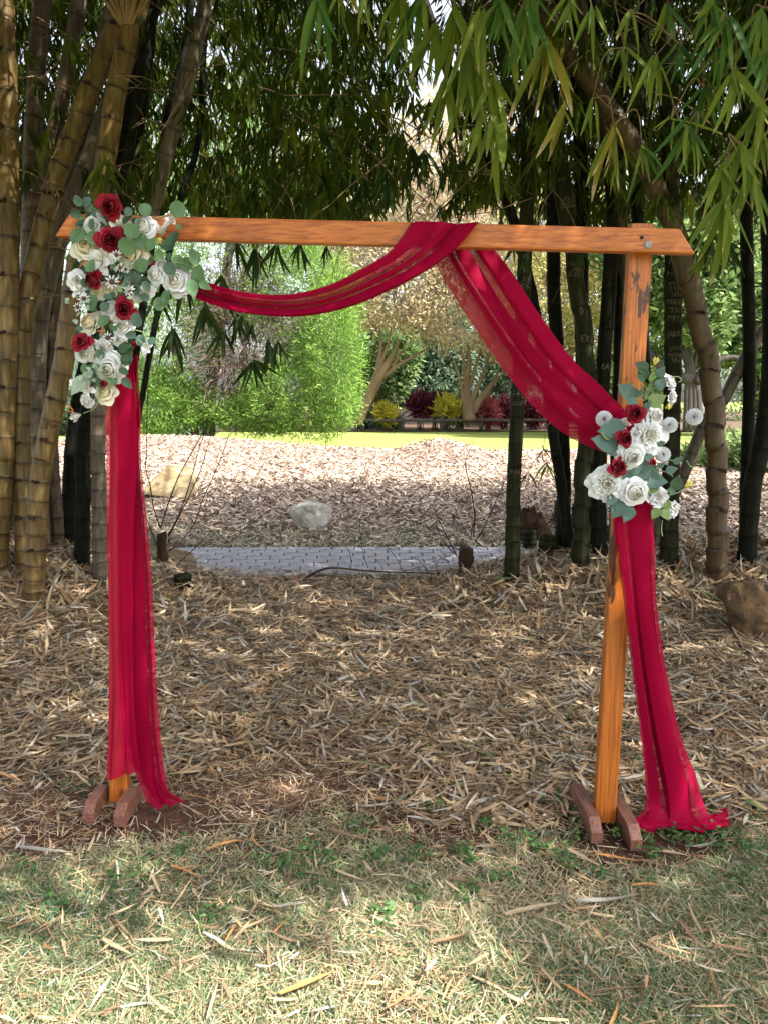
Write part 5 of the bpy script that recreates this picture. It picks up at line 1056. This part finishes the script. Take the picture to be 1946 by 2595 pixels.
SL = [(1510, 2165, 1640, 2185, 1, 'orange brown sheath just in front of the right foot blocks'), (1435, 2150, 1545, 2205, 0, 'pale woody sheath crossing towards the right foot blocks'), (1460, 2285, 1620, 2262, 3, 'silvery white sheath on the grass in front of the right post'), (1280, 2320, 1435, 2285, 0, 'long curved tan sheath on the grass left of the silvery one'), (1600, 2245, 1695, 2250, 1, 'short bright orange leaf right of the silvery sheath'),
      (1135, 2225, 1270, 2250, 2, 'brown curled sheath among weeds near the middle'), (50, 2148, 210, 2160, 3, 'white sheath on the grass in front of the left foot blocks'), (525, 2155, 635, 2130, 1, 'pinkish brown leaf right of the left foot blocks'), (640, 2120, 670, 2150, 1, 'folded orange brown leaf beside the pinkish one'), (510, 2095, 660, 2090, 0, 'straight straw-coloured sheath behind the folded leaf'),
      (435, 2195, 510, 2225, 1, 'yellow brown leaf left of the middle of the grass'), (600, 2345, 565, 2400, 1, 'bright orange folded leaf on the lower grass'), (695, 2365, 730, 2325, 1, 'small orange leaf standing beside the folded one'), (260, 2380, 350, 2425, 0, 'pale tan sheath low on the left'), (710, 2520, 860, 2455, 1, 'orange tipped leaf on the sunlit grass left of centre'), (380, 2530, 540, 2510, 0, 'long straw sheath on sunlit grass left of centre'),
      (1430, 2495, 1515, 2550, 1, 'orange leaf pointing to the lower right corner'), (1500, 2515, 1680, 2500, 2, 'thin brown sheath on the shaded grass lower right'), (1345, 2370, 1395, 2400, 3, 'small bluish white sliver on the lower right grass'), (1720, 2330, 1790, 2410, 2, 'narrow brown sheath running down the right grass'), (1810, 2395, 1946, 2420, 2, 'grey brown sheath cut by the right edge'), (1545, 2600, 1565, 2540, 1, 'pointed orange leaf at the bottom edge'),
      (900, 2540, 990, 2425, 0, 'long pale straw standing diagonally at the bottom centre'), (1090, 2390, 1215, 2350, 2, 'dark brown sheath in the centre of the grass'), (850, 2205, 945, 2235, 0, 'split pale sheath among the centre weeds'), (830, 2100, 945, 2130, 2, 'wrinkled brown sheath on bare soil in the centre'), (470, 2010, 580, 2045, 1, 'orange stick-like sheath right of the left drape foot'), (1270, 2050, 1360, 2065, 0, 'pale sheath left of the right foot blocks'),
      (440, 2030, 545, 2085, 0, 'forked pale stick by the left drape hem'), (1750, 2060, 1940, 1985, 3, 'thin silvery stick right of the trailing drape'), (1870, 2040, 1946, 2080, 1, 'tan sheath beyond the trailing drape at the right edge'), (1650, 2160, 1760, 2175, 0, 'cream sheath under the hem of the trailing drape'), (1620, 2180, 1700, 2200, 2, 'short sheath below the cream one')]
for i, (u0, v0, u1, v1, m_, lab) in enumerate(SL):
    a, b = G(u0, v0, .026), G(u1, v1, .026); d = b - a; me = sheath_mesh(i, SMAT[m_]); o = link('fallen_leaf', me, None, None); o.location = a
    o.rotation_euler = (0, 0, math.atan2(-d.x, d.y)); o.scale = (d.length * (.25 if 'stick' in lab or 'thin' in lab or 'straw' in lab else 1.0), d.length, d.length * (.15 if 'stick' in lab else .5)); tag(o, lab, 'dry leaf', 'large dry leaves lying on the grass')

# ------------------------------------------------------------------ garden beyond
def cloud(name, lobes, N, Lr, Wf, mat, parent, seed=0, clump=.28, droop=(0, 0, .3), prof=(.5, 1, .1), shell=.72, per=40):
    """lobes: (centre, radii, weight). Leaves gathered round clump centres near the lobe's surface."""
    r = np.random.default_rng(seed); P_ = []; D_ = []; Q_ = []; tw = sum(l[2] for l in lobes)
    for c, rad, wt in lobes:
        n = int(N * wt / tw); nc = max(4, n // per); d = unit(r.normal(size=(nc, 3))); q = (shell + (1.04 - shell) * r.random((nc, 1))) * d * np.array(rad) + np.array(c)
        k = r.integers(0, nc, n); R_ = np.mean(rad) * clump; p = q[k] + r.normal(size=(n, 3)) * R_ * .5
        P_.append(p); D_.append(unit(d[k] + r.normal(size=(n, 3)) * .7 + np.array(droop))); Q_.append(np.clip(r.random(nc)[k] * .55 + r.random(n) * .45, 0, 1))
    p = np.concatenate(P_); p[:, 2] = np.maximum(p[:, 2], .02); n = len(p); L = r.uniform(*Lr, n)
    return leafmesh(name, p, np.concatenate(D_), unit(r.normal(size=(n, 3)) + np.array([.2, -.5, .6])), L, L * Wf, r.uniform(-.2, .4, n), M[mat], parent, prof=prof, rnd=np.concatenate(Q_))
def trunk(lines, parent, mat, Y, name='trunk', sides=10):
    """each line: list of (u,v,widthpx)"""
    mb = MB()
    for L in lines:
        pts = catmull([tuple(P(u, v, Y)) + (w_ * Y / F / 2,) for (u, v, w_) in L], 5); mb.tube([Vector(q[:3]) for q in pts], [max(.008, q[3]) for q in pts], sides)
    return mb.build(name, M[mat], parent)
# big cypress-like conifer
Yc = 27.0; s_ = Yc / F
def cw(u, v, dy=0): q = P(u, v, Yc + dy); return (q.x, q.y, q.z)
tc = thing('conifer', (P(640, 1105, Yc).x, Yc, 0), 'big feathery green conifer behind the mulch bed, sunlit on its right', 'tree')
trunk([[(530, 1120, 34), (535, 1000, 30), (560, 800, 26), (600, 500, 20)], [(500, 1112, 20), (470, 1000, 16), (430, 850, 10)]], tc, 'bark_dark', Yc)
cloud('crown', [(cw(838, 915, -1), (70 * s_, 1.4, 185 * s_), 1.5), (cw(760, 760), (150 * s_, 1.8, 150 * s_), 1.2), (cw(560, 620), (230 * s_, 2.2, 190 * s_), 1.6), (cw(700, 430), (170 * s_, 2, 200 * s_), 1.2), (cw(430, 850), (130 * s_, 1.7, 170 * s_), 1.0), (cw(380, 1000), (80 * s_, 1.2, 90 * s_), .5),
                (cw(740, 1010, -1), (120 * s_, 1.3, 90 * s_), 1.1), (cw(560, 1030), (110 * s_, 1.2, 50 * s_), .35), (cw(650, 1050, -.5), (110 * s_, 1.2, 45 * s_), .6), (cw(400, 1040, -.5), (120 * s_, 1.2, 60 * s_), .7), (cw(480, 330), (200 * s_, 2, 160 * s_), .9)], 160000, (.06, .18), .18, 'cypress', tc, 5, .22, (0, 0, .25), per=45)
cloud('dead_twigs', [(cw(620, 860, 0), (150 * s_, 1.6, 200 * s_), 1)], 14000, (.15, .4), .07, 'cypdead', tc, 6, .25, (0, 0, 0), shell=.3)['kind'] = 'stuff'
# two spreading autumn trees
Ym = 41.0; sm = Ym / F
def mw(u, v, dy=0): q = P(u, v, Ym + dy); return (q.x, q.y, q.z)
o0x, o0y, kk = 850, 800, 3.318
def z2(x, y, w_): return (o0x + x / kk, o0y + y / kk, w_)
tm = thing('autumn_tree', (P(915, 1065, Ym).x, Ym, 0), 'leaning fan-branched tree with pinkish autumn leaves beside the conifer', 'tree', 'autumn trees at the edge of the lawn')
trunk([[z2(190, 920, 22), z2(270, 720, 24), z2(340, 560, 30), z2(420, 430, 22), z2(480, 330, 14), z2(540, 200, 7)], [z2(300, 640, 14), z2(360, 420, 14), z2(380, 250, 9), z2(370, 100, 4)], [z2(340, 540, 16), z2(400, 350, 10), z2(450, 220, 6), z2(470, 60, 3)], [z2(400, 520, 14), z2(520, 420, 10), z2(640, 350, 8), z2(780, 270, 4)], [z2(480, 440, 8), z2(540, 330, 6), z2(610, 270, 3)]], tm, 'bark_pale', Ym)
cloud('crown', [(mw(1010, 700), (170 * sm, 3.0, 120 * sm), 1.6), (mw(960, 560), (180 * sm, 3, 130 * sm), 1.3), (mw(1060, 470), (170 * sm, 3, 130 * sm), 1.2), (mw(900, 760), (90 * sm, 2, 80 * sm), .6)], 34000, (.10, .26), .38, 'myrtle', tm, 15, .24, per=30)
tm2 = thing('autumn_tree', (P(1180, 1075, Ym).x, Ym, 0), 'multi-stemmed tree with orange and gold leaves in the middle of the garden', 'tree', 'autumn trees at the edge of the lawn')
trunk([[z2(1120, 880, 34), z2(1110, 740, 26), z2(1100, 560, 16), z2(1120, 400, 12), z2(1110, 220, 6)], [z2(1090, 780, 12), z2(1050, 560, 8), z2(1000, 400, 6), z2(960, 310, 4)], [z2(1090, 700, 12), z2(1080, 420, 8), z2(1040, 260, 5)], [z2(1130, 740, 16), z2(1210, 560, 9), z2(1260, 420, 6), z2(1300, 300, 3)], [z2(1140, 830, 18), z2(1230, 690, 14), z2(1330, 560, 9), z2(1440, 450, 5)], [z2(1120, 600, 12), z2(1180, 420, 8), z2(1230, 250, 4)], [z2(1120, 800, 14), z2(1290, 590, 8), z2(1370, 480, 4)]], tm2, 'bark_pale', Ym)
cloud('crown', [(mw(1170, 780), (150 * sm, 3, 95 * sm), 1.3), (mw(1260, 690), (150 * sm, 3, 130 * sm), 1.2), (mw(1180, 560), (160 * sm, 3, 140 * sm), 1.2), (mw(1300, 850), (80 * sm, 2, 80 * sm), .5), (mw(1130, 380), (180 * sm, 3, 120 * sm), 1)], 34000, (.10, .26), .38, 'myrtle', tm2, 16, .24, per=30)
# yellow green tree behind the right clump
Yg = 38.0; sg = Yg / F
tg = thing('golden_tree', (P(1440, 1075, Yg).x, Yg, 0), 'tree with bright golden green leaves seen between the dark culms', 'tree')
trunk([[(1430, 1085, 22), (1440, 950, 18), (1450, 800, 12), (1440, 700, 6)], [(1440, 950, 10), (1400, 860, 7), (1360, 800, 4)], [(1445, 900, 10), (1500, 820, 6), (1540, 760, 3)]], tg, 'bark_pale', Yg)
def gw(u, v, dy=0): q = P(u, v, Yg + dy); return (q.x, q.y, q.z)
cloud('crown', [(gw(1400, 760), (130 * sg, 2.5, 120 * sg), 1), (gw(1510, 760), (110 * sg, 2.5, 140 * sg), 1), (gw(1440, 560), (160 * sg, 3, 140 * sg), 1)], 26000, (.10, .26), .4, 'gold', tg, 17, .24, per=30)
# white-barked trees
def simple_tree(name, Y, lines, lobes, mat, bark, label, group, N, seed, Lr=(.15, .4), Wf=.45, per=30):
    t = thing(name, (P(lines[0][0][0], lines[0][0][1], Y).x, Y, 0), label, 'tree', group); trunk(lines, t, bark, Y); s = Y / F
    L = []
    for (u, v, ru, rv) in lobes: q = P(u, v, Y); L.append(((q.x, q.y, q.z), (ru * s, max(1.5, ru * s * .7), rv * s), ru * rv))
    cloud('crown', L, N, Lr, Wf, mat, t, seed, .26, per=per); return t
BG = 'trees of the belt behind the garden bed'
simple_tree('white_gum', 48, [[z2(460, 860, 14), z2(450, 760, 13), z2(400, 690, 8), z2(340, 620, 4)], [z2(450, 770, 12), z2(480, 690, 8), z2(500, 620, 4)]], [(960, 960, 70, 60), (1000, 900, 60, 60)], 'fgreen2', 'bark_grey', 'small forked pale-barked tree behind the yellow shrub', BG, 8000, 31)
simple_tree('belt_tree', 56, [[(870, 1075, 16), (870, 900, 10), (880, 700, 5)]], [(900, 960, 110, 90), (850, 830, 120, 120), (900, 650, 160, 130)], 'fgreen', 'bark_dark', 'grey green tree behind the leaning autumn tree', BG, 15000, 32)
simple_tree('belt_tree', 55, [[(1080, 1075, 16), (1080, 900, 10), (1090, 780, 5)]], [(1060, 950, 110, 80), (1110, 880, 90, 90), (1020, 850, 90, 80)], 'fgreen', 'bark_dark', 'soft grey green tree in the centre between the autumn trunks', BG, 18000, 33)
simple_tree('belt_tree', 58, [[(1270, 1075, 14), (1270, 900, 9), (1280, 700, 5)]], [(1260, 970, 100, 80), (1300, 870, 90, 90), (1230, 700, 140, 120)], 'fgreen', 'bark_dark', 'grey green tree behind the orange and gold one', BG, 15000, 34)
simple_tree('belt_tree', 60, [[(1000, 1075, 16), (1000, 700, 10), (1010, 400, 5)]], [(1000, 560, 220, 140), (1160, 600, 160, 160), (860, 480, 160, 120)], 'myrtle', 'bark_dark', 'tall pale pinkish tree top seen above the beam through the gap', BG, 16000, 35)
simple_tree('white_gum', 50, [[z2(1430, 900, 14), z2(1440, 700, 11), z2(1470, 520, 6)]], [(1290, 960, 60, 50), (1330, 900, 60, 60)], 'fgreen', 'bark_grey', 'slim white trunk just left of the leftmost dark culm', BG, 5000, 36)
simple_tree('belt_tree', 44, [[(1590, 1085, 18), (1590, 950, 12), (1600, 800, 6)]], [(1590, 960, 110, 90), (1640, 820, 110, 110), (1570, 700, 120, 110), (1660, 640, 110, 110)], 'fgreen2', 'bark_dark', 'green tree directly behind the right post', BG, 22000, 37)
simple_tree('belt_tree', 36, [[(1900, 1085, 24), (1890, 900, 18), (1880, 700, 8)]], [(1850, 720, 120, 110), (1930, 850, 90, 100), (1900, 600, 140, 120), (1800, 860, 70, 60), (1990, 980, 80, 110)], 'fgreen2', 'bark_dark', 'bright green tree behind the palm at the right', BG, 30000, 38)
simple_tree('fig_tree', 33, [[(1745, 1090, 18), (1746, 1000, 16), (1745, 940, 15), (1735, 880, 14), (1720, 820, 9)], [(1758, 1092, 20), (1757, 1000, 14), (1750, 930, 16), (1742, 860, 12)], [(1735, 1092, 14), (1738, 1010, 12), (1740, 930, 12), (1725, 880, 12)], [(1768, 1092, 11), (1763, 1010, 12), (1757, 950, 10), (1770, 860, 8)], [(1750, 960, 30), (1700, 950, 26), (1650, 900, 18), (1620, 830, 8)], [(1760, 970, 26), (1790, 930, 20), (1850, 905, 12), (1900, 920, 6)], [(1775, 1095, 20), (1770, 1040, 18), (1765, 980, 14)]],
            [(1730, 740, 130, 90), (1650, 640, 120, 100), (1800, 640, 120, 100), (1760, 830, 70, 40)], 'fgreen2', 'bark_black', 'massive dark-limbed fig tree behind the bowed amber culm', BG, 26000, 39)
simple_tree('belt_tree', 62, [[(1760, 1082, 20), (1760, 800, 12), (1770, 500, 6)]], [(1700, 560, 240, 180), (1900, 700, 200, 260), (1780, 980, 200, 90), (2050, 900, 160, 200)], 'fgreen2', 'bark_dark', 'tall tree closing the view behind the fig tree', BG, 22000, 40)
simple_tree('belt_tree', 60, [[(300, 1082, 20), (300, 800, 12), (310, 500, 6)]], [(250, 700, 200, 260), (60, 850, 180, 220), (380, 500, 180, 180), (200, 1020, 160, 70)], 'fgreen2', 'bark_dark', 'green tree glimpsed between the left culms', BG, 18000, 41)
simple_tree('belt_tree', 60, [[(-150, 1082, 20), (-150, 800, 12), (-150, 500, 6)]], [(-200, 800, 250, 260), (-80, 600, 220, 220)], 'fgreen2', 'bark_dark', 'green tree behind the left bamboo clump at the edge', BG, 10000, 42)
simple_tree('belt_tree', 70, [[(620, 1078, 20), (620, 800, 12), (620, 500, 6)]], [(600, 700, 260, 260), (760, 480, 220, 200), (480, 380, 220, 200)], 'fgreen2', 'bark_dark', 'green tree rising behind the conifer', BG, 14000, 43)
# tall slanting palm trunk with a crown hidden high up
tp = thing('palm_tree', (P(1772, 1085, 34).x, 34, 0), 'tall slanting grey palm trunk between the amber culm and the right edge', 'palm')
trunk([[(1772, 1085, 26), (1785, 980, 22), (1802, 880, 20), (1822, 740, 18), (1832, 640, 17), (1845, 500, 15), (1858, 330, 14)]], tp, 'bark_grey', 34)
pc = P(1858, 330, 34); rr = np.random.default_rng(4)
for i in range(16):
    a = i * 2.4; el = rr.uniform(-.2, .9); d = Vector((math.cos(a) * math.cos(el), math.sin(a) * math.cos(el), math.sin(el))); Ps = []; D_ = []
    for k in range(24):
        s = k / 24 * 3.2; c = pc + d * s + Vector((0, 0, -.16 * s * s))
        for sg_ in (-1, 1): Ps.append(c); sd = Vector((-math.sin(a), math.cos(a), 0)) * sg_; D_.append(sd * .8 + d * .5 + Vector((0, 0, -.4)))
    leafmesh('frond', np.array(Ps), np.array(D_), np.tile([0, 0, 1.], (48, 1)), .7, .07, .2, M['fgreen2'], tp)
for i, (u, v, w_, lab) in enumerate([(1800, 1070, 16, 'pale thin trunk right of the bowed amber culm'), (1905, 1070, 12, 'pale thin trunk between the black culms at the right')]):
    simple_tree('slim_tree', 40, [[(u, 1082, w_), (u + 3, 980, w_ * .8), (u + 14, 860, w_ * .5)]], [(u + 10, 840, 60, 60)], 'fgreen2', 'bark_pale', lab, BG, 3000, 50 + i)

# coloured shrubs of the bed
def shrub(name, u, v, ru, rv, Y, mat, label, cat, seed, N=1300, Lr=(.3, .62), Wf=.2, grp='coloured shrubs in the garden bed', droop=(0, 0, .8)):
    s = Y / F; b = P(u, v + rv, Y); t = thing(name, (b.x, b.y, 0), label, cat, grp); c = P(u, v, Y); mb = MB(); r = random.Random(seed)
    for k in range(9):
        q = Vector((c.x + r.uniform(-.7, .7) * ru * s, Y + r.uniform(-.4, .4), c.z)); mb.tube([Vector((b.x + r.uniform(-.2, .2), Y, 0)), q.lerp(Vector((b.x, Y, 0)), .5) + Vector((0, 0, .05)), q], [.03, .022, .012], 5)
    mb.build('stem', M['bark_dark'], t)
    cloud('foliage', [((c.x, c.y, c.z), (ru * s, ru * s * .8, rv * s), 1)], N, Lr, Wf, mat, t, seed, .62, droop, prof=(.4, 1, .6, .05), shell=.35, per=16)
shrub('cordyline_shrub', 1065, 1032, 20, 20, 42.5, 'cordy', 'dark maroon shrub left of the yellow one behind the rail', 'shrub', 60)
shrub('cordyline_shrub', 1100, 1030, 15, 18, 43.2, 'cordy', 'purple black shrub touching the yellow shrub', 'shrub', 61)
shrub('croton_shrub', 1132, 1040, 20, 19, 42, 'croton', 'large yellow shrub right of the maroon pair', 'shrub', 62)
shrub('croton_shrub', 976, 1052, 13, 14, 41.5, 'croton', 'small yellow shrub at the left end of the rail', 'shrub', 63, 1500)
shrub('green_shrub', 1165, 1040, 26, 26, 44, 'fgreen2', 'olive green shrub around the foot of the gold tree', 'shrub', 64)
shrub('cordyline_shrub', 1235, 1050, 18, 22, 42.2, 'cordy2', 'pink and red leaved shrub left of the dark culms', 'shrub', 65)
shrub('cordyline_shrub', 1275, 1045, 20, 20, 43.5, 'cordy', 'maroon shrub behind the pink one', 'shrub', 66)
shrub('cordyline_shrub', 1350, 1048, 22, 22, 43, 'cordy', 'maroon shrub seen between the first two dark culms', 'shrub', 67)
shrub('cordyline_shrub', 1400, 1050, 18, 20, 43.6, 'cordy2', 'reddish shrub between the second and third dark culms', 'shrub', 68)
shrub('green_shrub', 210, 1030, 110, 55, 38, 'fgreen', 'broad dark green shrub glimpsed between the left culms', 'shrub', 81, 6000)
shrub('green_shrub', 420, 1045, 110, 45, 37, 'fgreen', 'broad dark green shrub under the left side of the conifer', 'shrub', 82, 6000)
shrub('green_shrub', 980, 1075, 22, 18, 43, 'fgreen', 'dark green shrub under the small yellow one', 'shrub', 69)
shrub('green_shrub', 930, 1065, 24, 22, 44, 'fgreen', 'dark green shrub at the right edge of the conifer', 'shrub', 70)
shrub('feathery_shrub', 1860, 1165, 60, 40, 15.5, 'fgreen2', 'low feathery green shrub beside the lawn behind the right culms', 'shrub', 71, 6000, (.10, .22), .2, None)
shrub('feathery_shrub', 1935, 1150, 55, 55, 14.5, 'fgreen2', 'taller feathery green shrub cut by the right edge', 'shrub', 72, 6000, (.10, .22), .2, None)
shrub('feathery_shrub', 1770, 1160, 40, 25, 16.5, 'fgreen2', 'smallest feathery shrub between the straight and bowed culms', 'shrub', 73, 3000, (.10, .2), .2, None)
# low log rail along the bed
tf = thing('rail_fence', (P(1100, 1080, 41).x, 41, 0), 'low dark log rail along the front of the garden bed', 'fence')
rz = P(1100, 1066, 41).z
for u in range(900, 1500, 100):
    a = P(u, 1080, 41); b = P(u + 100, 1080, 41); mb = MB(); mb.tube([Vector((a.x, 41, rz + random.uniform(-.04, .04))), Vector(((a.x + b.x) / 2, 41, rz + .03)), Vector((b.x - .04, 41, rz))], [.09, .085, .09], 8); mb.build('rail', M['fencewood'], tf)
    mb = MB(); mb.tube([Vector((a.x + .4, 41.1, -.05)), Vector((a.x + .4, 41.1, rz + .28))], [.11, .1], 8); mb.build('post', M['fencewood'], tf)
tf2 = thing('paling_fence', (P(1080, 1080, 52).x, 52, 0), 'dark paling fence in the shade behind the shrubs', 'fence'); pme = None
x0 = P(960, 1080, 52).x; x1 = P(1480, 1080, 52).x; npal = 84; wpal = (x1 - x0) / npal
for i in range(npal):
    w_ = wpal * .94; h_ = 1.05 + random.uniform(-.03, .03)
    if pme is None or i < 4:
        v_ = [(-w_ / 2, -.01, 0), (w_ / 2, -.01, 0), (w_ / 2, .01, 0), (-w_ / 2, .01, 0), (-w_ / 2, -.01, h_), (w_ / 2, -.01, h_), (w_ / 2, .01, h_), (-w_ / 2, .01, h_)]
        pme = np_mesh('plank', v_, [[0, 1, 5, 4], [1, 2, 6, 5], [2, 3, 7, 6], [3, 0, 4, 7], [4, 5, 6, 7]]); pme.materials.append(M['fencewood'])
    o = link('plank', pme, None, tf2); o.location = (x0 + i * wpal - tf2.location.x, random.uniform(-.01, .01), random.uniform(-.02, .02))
